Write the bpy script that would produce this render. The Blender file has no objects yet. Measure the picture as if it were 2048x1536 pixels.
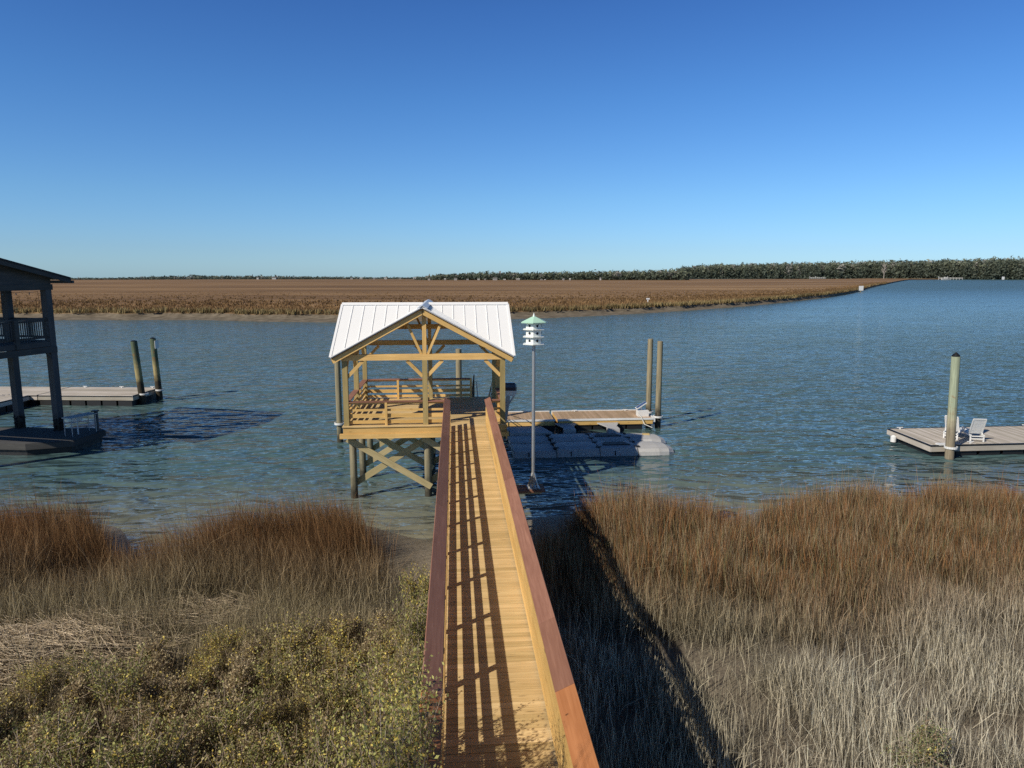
import bpy, math, random
import numpy as np
from mathutils import Vector, Matrix
random.seed(7); RNG = np.random.default_rng(11)
scene = bpy.context.scene
COL = scene.collection
R = math.radians

# ------------------------------------------------------------------ helpers
def tag(o, label=None, cat=None, group=None, kind=None):
    if label: o['label'] = label
    if cat: o['category'] = cat
    if group: o['group'] = group
    if kind: o['kind'] = kind
    return o

def thing(name, loc, label, cat, group=None):
    o = bpy.data.objects.new(name, None); COL.objects.link(o)
    o.location = loc; o.empty_display_size = 0.3
    return tag(o, label, cat, group)

def frame_axes(d, up=(0, 0, 1)):
    d = Vector(d).normalized(); u = Vector(up)
    if abs(d.dot(u)) > 0.98: u = Vector((0, 1, 0))
    s = u.cross(d).normalized()          # side
    t = d.cross(s).normalized()
    return d, s, t

class MB:
    """collects world-space faces with wood-grain uvs (u along the length) and one tint value per vertex"""
    def __init__(self): self.v = []; self.f = []; self.uv = []; self.t = []; self.sm = []
    def face(self, pts, uvs, tint, smooth=False):
        n = len(self.v)
        self.v += [tuple(p) for p in pts]; self.t += [tint] * len(pts)
        self.f.append(list(range(n, n + len(pts)))); self.uv += uvs; self.sm.append(smooth)
    def obox(self, c, L, W, H, d, s, t, tint=None):
        c = Vector(c); d = Vector(d); s = Vector(s); t = Vector(t)
        tint = random.random() if tint is None else tint
        ou, ov = random.random() * 50, random.random() * 50
        P = lambda a, b, e: c + d * (a * L / 2) + s * (b * W / 2) + t * (e * H / 2)
        for sg in (1, -1):
            q = [P(-1, -1, sg), P(1, -1, sg), P(1, 1, sg), P(-1, 1, sg)]
            uv = [(ou, ov), (ou + L, ov), (ou + L, ov + W), (ou, ov + W)]
            if sg < 0: q.reverse(); uv.reverse()
            self.face(q, uv, tint)
            q = [P(-1, sg, -1), P(-1, sg, 1), P(1, sg, 1), P(1, sg, -1)]
            uv = [(ou, ov + 3), (ou, ov + 3 + H), (ou + L, ov + 3 + H), (ou + L, ov + 3)]
            if sg < 0: q.reverse(); uv.reverse()
            self.face(q, uv, tint)
            q = [P(sg, -1, -1), P(sg, 1, -1), P(sg, 1, 1), P(sg, -1, 1)]
            uv = [(ou, ov + 6), (ou + .01, ov + 6 + W), (ou + .02, ov + 6 + W), (ou + .02, ov + 6)]
            if sg < 0: q.reverse(); uv.reverse()
            self.face(q, uv, tint)
        return self
    def box(self, x0, x1, y0, y1, z0, z1, tint=None):
        dx, dy, dz = x1 - x0, y1 - y0, z1 - z0
        c = ((x0 + x1) / 2, (y0 + y1) / 2, (z0 + z1) / 2)
        X, Y, Z = Vector((1, 0, 0)), Vector((0, 1, 0)), Vector((0, 0, 1))
        if dx >= dy and dx >= dz: return self.obox(c, dx, dy, dz, X, Y, Z, tint)
        if dy >= dz: return self.obox(c, dy, dx, dz, Y, -X, Z, tint)
        return self.obox(c, dz, dx, dy, Z, X, Y, tint)
    def beam(self, p0, p1, w, h, up=(0, 0, 1), tint=None):
        p0 = Vector(p0); p1 = Vector(p1); d, s, t = frame_axes(p1 - p0, up)
        return self.obox((p0 + p1) / 2, (p1 - p0).length, w, h, d, s, t, tint)
    def cyl(self, p0, p1, r0, r1=None, n=14, cap=True, tint=None, smooth=True):
        r1 = r0 if r1 is None else r1
        p0 = Vector(p0); p1 = Vector(p1); d, s, t = frame_axes(p1 - p0)
        L = (p1 - p0).length; tint = random.random() if tint is None else tint
        ou, ov = random.random() * 50, random.random() * 50
        ring = lambda p, r: [p + (s * math.cos(2 * math.pi * i / n) + t * math.sin(2 * math.pi * i / n)) * r for i in range(n)]
        a, b = ring(p0, r0), ring(p1, r1)
        for i in range(n):
            j = (i + 1) % n; w0 = ov + i * 2 * math.pi * r0 / n; w1 = ov + (i + 1) * 2 * math.pi * r0 / n
            self.face([a[i], a[j], b[j], b[i]], [(ou, w0), (ou, w1), (ou + L, w1), (ou + L, w0)], tint, smooth)
        if cap:
            if r1 > 1e-4: self.face(b, [(ou, ov + .01 * k) for k in range(n)], tint)
            if r0 > 1e-4: self.face(a[::-1], [(ou, ov + .01 * k) for k in range(n)], tint)
        return self
    def tube(self, pts, r, n=8, tint=None):
        for a, b in zip(pts[:-1], pts[1:]): self.cyl(a, b, r, r, n, True, tint)
        return self
    def prism(self, poly, z0, z1, tint=None):
        tint = random.random() if tint is None else tint
        n = len(poly)
        top = [Vector((x, y, z1)) for x, y in poly]; bot = [Vector((x, y, z0)) for x, y in poly]
        self.face(top, [(p.x, p.y) for p in top], tint); self.face(bot[::-1], [(p.x, p.y) for p in bot[::-1]], tint)
        for i in range(n):
            j = (i + 1) % n; L = (top[j] - top[i]).length
            self.face([bot[i], bot[j], top[j], top[i]], [(0, 0), (L, 0), (L, z1 - z0), (0, z1 - z0)], tint)
        return self
    def slab(self, pts, th, tint=None):
        """a flat polygon given by its top corners, thickened along its normal"""
        pts = [Vector(p) for p in pts]; tint = random.random() if tint is None else tint
        nrm = (pts[1] - pts[0]).cross(pts[2] - pts[0]).normalized()
        if nrm.z < 0: pts.reverse(); nrm = -nrm
        low = [p - nrm * th for p in pts]
        self.face(pts, [(p.x, p.y) for p in pts], tint); self.face(low[::-1], [(p.x, p.y) for p in low[::-1]], tint)
        for i in range(len(pts)):
            j = (i + 1) % len(pts); L = (pts[j] - pts[i]).length
            self.face([low[i], low[j], pts[j], pts[i]], [(0, 0), (L, 0), (L, th), (0, th)], tint)
        return self
    def loft(self, rings, tint=.5, smooth=False, cap=True):
        rings = [[Vector(p) for p in r] for r in rings]; n = len(rings[0])
        for a, b in zip(rings[:-1], rings[1:]):
            for i in range(n):
                j = (i + 1) % n
                self.face([a[i], a[j], b[j], b[i]], [(0, 0), (1, 0), (1, 1), (0, 1)], tint, smooth)
        if cap:
            self.face(rings[0][::-1], [(0, 0)] * n, tint); self.face(rings[-1], [(0, 0)] * n, tint)
        return self
    def build(self, name, mat, parent=None, origin=(0, 0, 0), bevel=0):
        base = Vector(parent.location) if parent is not None else Vector(origin)
        if parent is not None and parent.parent is not None: base = base + Vector(parent.parent.location)
        me = bpy.data.meshes.new(name)
        V = [(p[0] - base.x, p[1] - base.y, p[2] - base.z) for p in self.v]
        me.from_pydata(V, [], self.f)
        uv = me.uv_layers.new(name='UVMap')
        uv.data.foreach_set('uv', [c for p in self.uv for c in p])
        ca = me.color_attributes.new('Col', 'FLOAT_COLOR', 'POINT')
        ca.data.foreach_set('color', [c for t in self.t for c in (t, t, t, 1)])
        me.polygons.foreach_set('use_smooth', self.sm)
        me.update()
        if any(self.sm):
            import bmesh
            bm = bmesh.new(); bm.from_mesh(me); bmesh.ops.remove_doubles(bm, verts=bm.verts, dist=1e-5); bm.to_mesh(me); bm.free()
            me.set_sharp_from_angle(angle=R(40))
        me.materials.append(mat)
        o = bpy.data.objects.new(name, me); COL.objects.link(o)
        if parent is not None: o.parent = parent
        else: o.location = origin
        if bevel:
            b = o.modifiers.new('bevel', 'BEVEL'); b.width = bevel; b.segments = 2; b.limit_method = 'ANGLE'
        return o

def copy_tree(o, parent=None):
    c = o.copy(); COL.objects.link(c); c.parent = parent
    for ch in list(o.children): copy_tree(ch, c)
    return c

def np_mesh(name, V, faces, loops_per, cols, mat, parent=None, origin=(0, 0, 0)):
    """big meshes from numpy arrays; faces is a flat index array, loops_per the size of each face"""
    me = bpy.data.meshes.new(name)
    V = np.asarray(V, np.float32) - np.asarray(origin, np.float32)
    me.vertices.add(len(V)); me.vertices.foreach_set('co', V.ravel())
    me.loops.add(len(faces)); me.loops.foreach_set('vertex_index', faces.astype(np.int32))
    start = np.concatenate(([0], np.cumsum(loops_per)[:-1])).astype(np.int32)
    me.polygons.add(len(loops_per)); me.polygons.foreach_set('loop_start', start)
    me.update(calc_edges=True)
    ca = me.color_attributes.new('Col', 'FLOAT_COLOR', 'POINT')
    C = np.ones((len(V), 4), np.float32); C[:, :3] = cols; ca.data.foreach_set('color', C.ravel())
    me.materials.append(mat); me.validate()
    o = bpy.data.objects.new(name, me); COL.objects.link(o)
    if parent is not None: o.parent = parent
    else: o.location = origin
    return o

# ------------------------------------------------------------------ materials
class NT:
    def __init__(self, name):
        self.m = bpy.data.materials.new(name); self.m.use_nodes = True
        self.n = self.m.node_tree.nodes; self.l = self.m.node_tree.links
        self.p = self.n['Principled BSDF']; self.out = self.n['Material Output']
    def add(self, typ, **kw):
        nd = self.n.new(typ)
        for k, v in kw.items():
            if k == 'ins':
                for a, b in v.items():
                    if isinstance(b, bpy.types.NodeSocket): self.l.new(b, nd.inputs[a])
                    else: nd.inputs[a].default_value = b
            else: setattr(nd, k, v)
        return nd
    def set(self, sock, val):
        if isinstance(val, bpy.types.NodeSocket): self.l.new(val, self.p.inputs[sock])
        else: self.p.inputs[sock].default_value = val
    def noise(self, vec, scale, detail=3, rough=.55, dist=0):
        return self.add('ShaderNodeTexNoise', ins={'Vector': vec, 'Scale': scale, 'Detail': detail, 'Roughness': rough, 'Distortion': dist})
    def mapping(self, vec, scale=(1, 1, 1), rot=(0, 0, 0), loc=(0, 0, 0)):
        return self.add('ShaderNodeMapping', ins={'Vector': vec, 'Scale': scale, 'Rotation': rot, 'Location': loc}).outputs[0]
    def ramp(self, fac, stops, interp='LINEAR'):
        r = self.add('ShaderNodeValToRGB', ins={'Fac': fac}); e = r.color_ramp; e.interpolation = interp
        while len(e.elements) < len(stops): e.elements.new(.5)
        for el, (p, c) in zip(e.elements, stops):
            el.position = p; el.color = (c[0], c[1], c[2], 1) if hasattr(c, '__len__') else (c, c, c, 1)
        return r.outputs[0]
    def mix(self, fac, a, b, mode='MIX'):
        nd = self.add('ShaderNodeMix', data_type='RGBA', blend_type=mode)
        for s, v in (('Factor', fac), ('A', a), ('B', b)):
            i = [x for x in nd.inputs if x.name == s and (x.type == 'RGBA' or s == 'Factor' and x.type == 'VALUE')][0]
            if isinstance(v, bpy.types.NodeSocket): self.l.new(v, i)
            else: i.default_value = v if not hasattr(v, '__len__') or len(v) == 4 else (*v, 1)
        return [x for x in nd.outputs if x.type == 'RGBA'][0]
    def math(self, op, a, b=0.0, c=0.0, clamp=False):
        nd = self.add('ShaderNodeMath', operation=op, use_clamp=clamp)
        for i, v in enumerate((a, b, c)):
            if isinstance(v, bpy.types.NodeSocket): self.l.new(v, nd.inputs[i])
            else: nd.inputs[i].default_value = v
        return nd.outputs[0]
    def maprange(self, v, a, b, c=0, d=1):
        return self.add('ShaderNodeMapRange', ins={'Value': v, 'From Min': a, 'From Max': b, 'To Min': c, 'To Max': d}).outputs[0]
    def bump(self, h, dist=.01, strength=1.0):
        b = self.add('ShaderNodeBump', ins={'Height': h, 'Distance': dist, 'Strength': strength})
        self.l.new(b.outputs[0], self.p.inputs['Normal']); return b
    def pos(self): return self.add('ShaderNodeNewGeometry').outputs['Position']
    def sepz(self, v): return self.add('ShaderNodeSeparateXYZ', ins={0: v}).outputs
    def col(self): return self.add('ShaderNodeAttribute', attribute_name='Col')
    def uv(self): return self.add('ShaderNodeUVMap').outputs[0]

def wood(name, dark, light, spread=.35, rough=.7, grain=1.0, knots=True, spec=.3, wet=None):
    t = NT(name); uv = t.uv(); tint = t.sepz(t.col().outputs['Color'])[0]
    g = t.noise(t.mapping(uv, (1.3, 26, 1)), 1.0, 5, .62, .8).outputs[0]
    g2 = t.noise(t.mapping(uv, (.5, 5, 1)), 1.0, 2, .5, .5).outputs[0]
    f = t.math('ADD', t.math('MULTIPLY', g, .65), t.math('MULTIPLY', g2, .35))
    c = t.ramp(f, [(.30, dark), (.52, [(a + b) / 2 for a, b in zip(dark, light)]), (.68, light)])
    if knots:
        v = t.add('ShaderNodeTexVoronoi', feature='F1', ins={'Vector': t.mapping(uv, (1.4, 7, 1)), 'Scale': 1.0}).outputs['Distance']
        k = t.ramp(v, [(.05, 1.0), (.13, 0.0)])
        c = t.mix(t.math('MULTIPLY', k, .7), c, [d * .42 for d in dark])
    v = t.maprange(tint, 0, 1, 1 - spread, 1 + spread * .55)
    c = t.mix(1.0, c, t.add('ShaderNodeCombineColor', ins={0: v, 1: v, 2: t.math('MULTIPLY', v, t.maprange(tint, 0, 1, .95, 1.05))}).outputs[0], 'MULTIPLY')
    stain = t.noise(t.pos(), .9, 3).outputs[0]
    c = t.mix(t.maprange(stain, .42, .75, 0, .35), c, [d * .6 for d in dark])
    if wet is not None:
        z = t.sepz(t.pos())[2]
        w = t.math('ADD', z, t.math('MULTIPLY', t.noise(t.pos(), 5, 3).outputs[0], .7))
        c = t.mix(t.maprange(w, wet + .15, wet + .6, 1, 0), c, (.035, .03, .022))
    t.set('Base Color', c); t.set('Roughness', rough); t.set('Specular IOR Level', spec)
    t.bump(g, .004 * grain, .6)
    return t.m

def plain(name, c, rough=.5, metal=0.0, spec=.5, dirt=.2, scale=6.0, bump=.0):
    t = NT(name)
    n = t.noise(t.pos(), scale, 4, .6).outputs[0]
    n2 = t.noise(t.mapping(t.pos(), (7, 7, .8)), scale, 3, .6).outputs[0]
    f = t.maprange(t.math('ADD', t.math('MULTIPLY', n, .6), t.math('MULTIPLY', n2, .4)), .35, .7, 0, 1)
    t.set('Base Color', t.mix(f, c, [x * (1 - dirt) for x in c]))
    t.set('Roughness', t.maprange(n, .3, .7, max(.05, rough - .08), min(1, rough + .1)))
    t.set('Metallic', metal); t.set('Specular IOR Level', spec)
    if bump: t.bump(n, bump, .5)
    return t.m

def pile_mat(name, top, mid, low, z_mid, z_low, rust=True):
    t = NT(name); uv = t.uv(); p = t.pos(); z = t.sepz(p)[2]
    g = t.noise(t.mapping(uv, (.8, 14, 1)), 1.0, 5, .65, .4).outputs[0]
    n = t.noise(p, 3.0, 4, .6).outputs[0]
    zz = t.math('ADD', z, t.math('MULTIPLY', t.math('SUBTRACT', n, .5), 1.1))
    c = t.mix(t.maprange(zz, z_mid - .35, z_mid + .35, 1, 0), top, mid)
    c = t.mix(t.maprange(zz, z_low - .25, z_low + .3, 1, 0), c, low)
    if rust:
        rz = t.math('MULTIPLY', t.maprange(zz, z_mid - .1, z_mid + .5, 0, 1), t.maprange(zz, z_mid + .5, z_mid + 1.2, 1, 0))
        c = t.mix(t.math('MULTIPLY', rz, t.maprange(t.noise(p, 4.5, 2).outputs[0], .5, .65, 0, .75)), c, (.27, .12, .04))
    c = t.mix(1.0, c, t.ramp(g, [(.3, .55), (.55, 1.0), (.75, 1.25)]), 'MULTIPLY')
    t.set('Base Color', c); t.set('Roughness', .85); t.set('Specular IOR Level', .2)
    t.bump(t.math('ADD', g, n), .012, .8)
    return t.m

M = {}
M['pine'] = wood('pine_lumber', (.55, .335, .105), (.84, .56, .215), .2)
M['pine_deck'] = wood('pine_decking', (.47, .315, .13), (.80, .595, .30), .20)
M['post'] = wood('treated_post', (.30, .225, .085), (.47, .365, .165), .15)
M['cap'] = wood('red_hardwood', (.215, .096, .060), (.345, .172, .112), .22, .65, .6, False, .22)
M['cap_new'] = wood('orange_hardwood', (.33, .125, .042), (.50, .215, .085), .2, .65, .6, False, .22)
M['grey_deck'] = wood('weathered_decking', (.40, .35, .29), (.62, .57, .50), .28, .85, 1.0, False, .2)
M['tan_deck'] = wood('composite_decking', (.34, .235, .145), (.48, .345, .22), .2, .8, .6, False, .2)
M['grey_dark'] = wood('weathered_timber', (.066, .065, .065), (.125, .123, .12), .25, .85, 1.2, False, .15, wet=-9)
M['oystered'] = wood('weathered_pile', (.066, .065, .065), (.125, .123, .12), .2, .85, 1.2, False, .15, wet=1.2)
M['brace'] = wood('treated_brace', (.36, .29, .14), (.56, .47, .26), .2, .8)
M['sheath'] = wood('dark_sheathing', (.10, .062, .026), (.19, .12, .055), .2)
M['float'] = plain('black_float', (.012, .012, .013), .55, dirt=.3)
M['white'] = plain('white_plastic', (.72, .72, .70), .45, dirt=.14)
M['lift'] = plain('grey_polyethylene', (.46, .455, .44), .6, dirt=.22, scale=2.5, bump=.004)
M['recess'] = plain('dark_recess', (.014, .015, .018), .6)
M['roof_metal'] = plain('white_roof_metal', (.80, .80, .79), .38, dirt=.05, scale=1.2)
M['ridge_metal'] = plain('galvanised_ridge', (.58, .62, .66), .4, metal=0.0, dirt=.15)
M['galv'] = plain('galvanised_pole', (.42, .43, .43), .45, metal=.7, dirt=.2)
M['bh_white'] = plain('birdhouse_white', (.76, .79, .74), .4, dirt=.08)
M['bh_green'] = plain('birdhouse_green', (.44, .68, .53), .45, dirt=.1)
M['black'] = plain('black_metal', (.010, .011, .012), .45)
M['navy'] = plain('navy_cowling', (.012, .018, .040), .25, dirt=.1)
M['silver'] = plain('silver_grey_paint', (.42, .43, .45), .3, metal=.3, dirt=.12)
M['shingle'] = plain('dark_shingle', (.035, .033, .032), .9, dirt=.4, scale=14, bump=.01)
M['blue_screen'] = plain('blue_panel', (.05, .08, .16), .15)
M['rope'] = plain('white_rope', (.6, .6, .56), .9)
M['bulb'] = plain('dark_bulb', (.05, .045, .04), .3)
M['yellow_plastic'] = plain('yellow_tan_plastic', (.55, .40, .16), .6)
M['pile_l'] = pile_mat('green_pile', (.105, .135, .085), (.33, .27, .13), (.055, .045, .03), 2.6, 1.55)
M['pile_p'] = pile_mat('pale_green_pile', (.335, .375, .26), (.40, .365, .245), (.26, .22, .155), 2.15, 1.55)
M['pile_g'] = pile_mat('grey_pile', (.29, .245, .155), (.25, .215, .14), (.045, .04, .032), 2.2, .9, False)
M['pile_b'] = pile_mat('brown_pile', (.27, .235, .15), (.22, .20, .13), (.06, .055, .04), 1.2, .55, False)

# vegetation: the vertex colour carries each blade's own colour, with shade painted in towards the base
def leaf_mat(name, transl=.25, rough=.8):
    t = NT(name); c = t.col().outputs['Color']
    t.set('Base Color', c); t.set('Roughness', rough); t.set('Specular IOR Level', .25)
    tr = t.add('ShaderNodeBsdfTranslucent', ins={0: c})
    mx = t.add('ShaderNodeMixShader', ins={0: transl, 1: t.p.outputs[0], 2: tr.outputs[0]})
    t.l.new(mx.outputs[0], t.out.inputs[0]); return t.m
M['blade'] = leaf_mat('marsh_blades', .22)
M['leaf'] = leaf_mat('shrub_leaves', .3, .6)
M['twig'] = leaf_mat('shrub_twigs', .0)

# ------------------------------------------------------------------ world, sun, camera
SUN_AZ = math.atan2(1.05, .78)        # the shadows run this far clockwise from +Y
SUN_EL = math.atan(1 / math.hypot(1.05, .78))
w = bpy.data.worlds.new('World'); scene.world = w; w.use_nodes = True
wn = w.node_tree.nodes; wl = w.node_tree.links
sky = wn.new('ShaderNodeTexSky'); sky.sky_type = 'NISHITA'; sky.sun_disc = False
sky.sun_elevation = SUN_EL; sky.sun_rotation = SUN_AZ + math.pi
sky.altitude = 0; sky.air_density = 1.0; sky.dust_density = .25; sky.ozone_density = 2.2
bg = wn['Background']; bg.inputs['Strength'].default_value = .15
# clear winter sky: tinted bluer by elevation, the out-of-view zenith darkened to weaken fill light
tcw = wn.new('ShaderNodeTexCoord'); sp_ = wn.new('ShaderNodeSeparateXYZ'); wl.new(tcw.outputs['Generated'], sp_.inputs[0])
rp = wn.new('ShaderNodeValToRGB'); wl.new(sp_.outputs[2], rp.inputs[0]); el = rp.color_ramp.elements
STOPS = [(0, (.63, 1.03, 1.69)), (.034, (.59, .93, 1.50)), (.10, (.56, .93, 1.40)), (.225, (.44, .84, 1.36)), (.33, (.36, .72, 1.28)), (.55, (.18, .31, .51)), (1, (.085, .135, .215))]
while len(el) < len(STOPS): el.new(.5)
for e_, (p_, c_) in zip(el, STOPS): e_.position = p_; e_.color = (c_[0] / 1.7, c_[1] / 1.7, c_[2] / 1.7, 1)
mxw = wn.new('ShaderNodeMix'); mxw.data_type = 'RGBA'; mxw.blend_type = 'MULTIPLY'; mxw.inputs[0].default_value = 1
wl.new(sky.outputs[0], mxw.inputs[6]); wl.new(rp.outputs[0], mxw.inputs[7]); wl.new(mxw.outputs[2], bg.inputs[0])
sl = bpy.data.lights.new('sun', 'SUN'); sl.energy = 5.0; sl.angle = R(.55); sl.color = (1.0, .92, .79)
so = bpy.data.objects.new('sun', sl); COL.objects.link(so)
sdir = Vector((math.sin(SUN_AZ) * math.cos(SUN_EL), math.cos(SUN_AZ) * math.cos(SUN_EL), -math.sin(SUN_EL)))
so.rotation_euler = sdir.to_track_quat('-Z', 'Y').to_euler(); so.location = (-30, -30, 40)
so['kind'] = 'structure'
cam = bpy.data.cameras.new('camera'); co = bpy.data.objects.new('camera', cam); COL.objects.link(co)
CAMZ = 8.5; F = 1420.0; HOR = 549.0
PITCH = math.atan((768 - HOR) / F); YAW = math.atan((1024 - 908) / math.hypot(F, 768 - HOR))
cam.sensor_fit = 'HORIZONTAL'; cam.angle = 2 * math.atan(1024 / F); cam.clip_start = .1; cam.clip_end = 20000
co.location = (0, 0, CAMZ); co.rotation_euler = (math.pi / 2 - PITCH, 0, -YAW)
scene.camera = co
scene.view_settings.view_transform = 'Standard'; scene.view_settings.look = 'None'; scene.view_settings.exposure = 0
scene.cycles.max_bounces = 6; scene.cycles.transparent_max_bounces = 4
scene.cycles.use_adaptive_sampling = False
scene.cycles.use_denoising = False

# ------------------------------------------------------------------ ground, water, far marsh
def shore_y(x):          # waterline of the near bank
    x = np.asarray(x, float)
    y = 24.4 + .5 * np.sin(x * .45 + .6) + .3 * np.sin(x * 1.1)
    y = y - 2.6 * np.exp(-((x - .2) / 2.6) ** 2)            # small beach by the boardwalk
    y = y - 3.6 * np.exp(-((x + 9.4) / 1.7) ** 2)           # cove on the left
    y = y - .7 * np.exp(-((x - 8.6) / 1.3) ** 2)
    return y
def ground_z(x, y):
    x = np.asarray(x, float); y = np.asarray(y, float)
    d = shore_y(x) - y
    z = np.where(d < 0, d * .16, .28 * (1 - np.exp(-np.clip(d, 0, 99) / 2.2)) + .035 * np.clip(d, 0, 14))
    z = np.clip(z, -1.6, 5)
    z = z + .05 * np.sin(x * 1.3 + y * .7) * np.sin(y * 1.1 - x * .4) * np.clip(d / 2, 0, 1)
    z = z + .55 * np.exp(-((x + 9.2) ** 2 / 9 + (y - 13.3) ** 2 / 4.5))      # wrack heap on the left
    return z

def grid_mesh(name, xs, ys, zf, mat):
    X, Y = np.meshgrid(xs, ys); Z = zf(X, Y)
    V = np.stack([X.ravel(), Y.ravel(), Z.ravel()], 1); nx, ny = len(xs), len(ys)
    i = np.arange((ny - 1) * (nx - 1)); r, c = i // (nx - 1), i % (nx - 1); a = r * nx + c
    fc = np.stack([a, a + 1, a + nx + 1, a + nx], 1).ravel()
    o = np_mesh(name, V, fc, np.full(len(i), 4), np.full((len(V), 3), .5), mat)
    o.data.polygons.foreach_set('use_smooth', [True] * len(o.data.polygons)); return o

t = NT('mud'); p = t.pos(); s = t.sepz(p)
n = t.noise(p, .8, 6, .6).outputs[0]; n2 = t.noise(p, 9, 5, .65).outputs[0]
c = t.ramp(n, [(.3, (.115, .094, .068)), (.55, (.17, .14, .102)), (.75, (.24, .20, .145))])
c = t.mix(t.maprange(s[2], .25, .50, 1, 0), c, t.mix(n, (.15, .122, .085), (.30, .25, .18)))
c = t.mix(t.maprange(s[2], -.05, .12, 1, 0), c, (.15, .128, .09))          # wet near the water
c = t.mix(t.maprange(n2, .45, .7, 0, .5), c, (.085, .068, .046))
t.set('Base Color', c); t.set('Roughness', t.maprange(s[2], -.02, .25, .5, .92)); t.set('Specular IOR Level', .4)
t.bump(t.math('ADD', n2, t.math('MULTIPLY', n, 2)), .05, .7)
xs = np.concatenate([np.linspace(-400, -30, 20)[:-1], np.linspace(-30, 32, 190), np.linspace(32, 400, 20)[1:]])
ys = np.concatenate([np.linspace(-60, 4, 12)[:-1], np.linspace(4, 30, 130), np.linspace(30, 60, 6)[1:]])
tag(grid_mesh('ground', xs, ys, ground_z, t.m), 'grey brown mud bank sloping down to the creek', kind='structure')

# water: turbid body colour, glossy surface with layered wind ripples
t = NT('creek_water'); p = t.pos(); s = t.sepz(p)
warp = t.noise(p, .12, 2).outputs['Color']
wv = t.add('ShaderNodeVectorMath', operation='MULTIPLY_ADD', ins={0: warp, 1: (2.2, 2.2, 0), 2: p}).outputs[0]
a = t.noise(t.mapping(wv, (.60, 1.18, 1), (0, 0, R(11))), 1.0, 1.5, .5, .45).outputs[0]
b = t.noise(t.mapping(wv, (.25, .50, 1), (0, 0, R(-9))), 1.0, 1.5, .5, .4).outputs[0]
d = t.noise(t.mapping(p, (1.3, 3.0, 1), (0, 0, R(-13))), 1.0, 1.5, .55, .2).outputs[0]
big = t.noise(t.mapping(p, (.02, .05, 1)), 1.0, 3, .5).outputs[0]
amp = t.maprange(big, .3, .7, .6, 1.2)
h = t.math('ADD', t.math('MULTIPLY', a, .46), t.math('ADD', t.math('MULTIPLY', b, .70), t.math('MULTIPLY', d, .13)))
h = t.math('MULTIPLY', h, amp)
shal = t.maprange(s[1], 22.0, 30.5, 1, 0)
shal = t.math('MULTIPLY', shal, t.maprange(t.noise(t.mapping(p, (.1, .3, 1)), 1, 3).outputs[0], .2, .7, .75, 1.1))
c = t.mix(shal, (.064, .116, .120), (.21, .190, .132))
c = t.mix(t.maprange(big, .4, .65, 0, .35), c, (.070, .121, .118))
t.set('Base Color', c); t.set('Roughness', t.maprange(s[1], 30, 420, .05, .38)); t.set('IOR', 1.33); t.set('Specular IOR Level', .5)
t.bump(h, .98, 1.0)
wx = np.concatenate([-np.geomspace(2600, 60, 14), np.linspace(-50, 50, 11), np.geomspace(60, 2600, 14)])
wy = np.concatenate([[-60., 10], np.linspace(20, 200, 12), np.geomspace(240, 1560, 12)])
tag(grid_mesh('water', wx, wy, lambda X, Y: X * 0, t.m), 'rippled teal tidal creek', kind='structure')

# far marsh: a mud apron, a low bank, then the plain, built outwards from the far waterline
SH = np.array([(-420, 190), (-240, 150), (-130, 146), (-75, 141), (-62, 139.5), (-48, 138.8), (-35, 133), (-22, 129.6), (-8, 131), (6, 135), (19, 139.7), (31, 147), (43.5, 156),
               (61, 171), (80.5, 189), (107, 219), (135, 251.5), (180, 312), (222, 374), (241, 403), (300, 490), (420, 660), (560, 860), (710, 1068), (900, 1210), (1221, 1449), (2200, 2300)], float)
def resample(P, step=3.0):
    out = [P[0]]
    for a, b in zip(P[:-1], P[1:]):
        L = np.hypot(*(b - a)); st = max(step, .02 * np.hypot(*a)); k = max(1, int(L / st))
        out += [a + (b - a) * (i + 1) / k for i in range(k)]
    return np.array(out)
SP = resample(SH)
rr = np.hypot(SP[:, 0], SP[:, 1]); ang = np.arctan2(SP[:, 0], SP[:, 1])
wob = (1.3 * np.sin(ang * 95) + .9 * np.sin(ang * 230 + 1) + .6 * np.sin(ang * 410))
rows = [(-6, -.5), (0, 0.0), (4, .22), (7.5, .42), (9, 1.0), (11, 1.15), (20, 1.2), (60, 1.25), (160, 1.3), (400, 1.3), (700, 1.3), (1000, 1.35)]
V = []
for k, (dr, z) in enumerate(rows):
    f = np.clip(1 - rr / 500, 0, 1) * .9 + .1 if k < 6 else 1
    r2 = rr + dr * (f if k < 6 else 1) * (1.0) + (wob if 2 <= k <= 5 else 0)
    r2 = np.minimum(r2, np.maximum(1560, rr + 30) - (len(rows) - 1 - k) * .5)
    V.append(np.stack([np.sin(ang) * r2, np.cos(ang) * r2, np.full_like(rr, z)], 1))
V = np.concatenate(V); nx = len(SP); ny = len(rows)
i = np.arange((ny - 1) * (nx - 1)); r_, c_ = i // (nx - 1), i % (nx - 1); a_ = r_ * nx + c_
FC = np.stack([a_, a_ + 1, a_ + nx + 1, a_ + nx], 1).ravel()
def marsh_col(t, p):
    s1 = t.noise(t.mapping(p, (.0045, .024, 1), (0, 0, R(-4))), 1.0, 4, .6, .4).outputs[0]
    s2 = t.noise(t.mapping(p, (.03, .10, 1)), 1.0, 4, .6).outputs[0]
    f = t.math('ADD', t.math('MULTIPLY', s1, .7), t.math('MULTIPLY', s2, .3))
    c = t.ramp(f, [(.30, (.095, .053, .024)), (.43, (.175, .102, .045)), (.56, (.275, .168, .078)), (.70, (.40, .262, .132))])
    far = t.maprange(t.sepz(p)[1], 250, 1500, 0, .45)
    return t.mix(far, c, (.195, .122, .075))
t = NT('marsh_plain'); p = t.pos(); s = t.sepz(p)
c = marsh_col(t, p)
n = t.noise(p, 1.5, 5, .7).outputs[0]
c = t.mix(1.0, c, t.ramp(n, [(.3, .55), (.6, 1.1)]), 'MULTIPLY')
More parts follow.
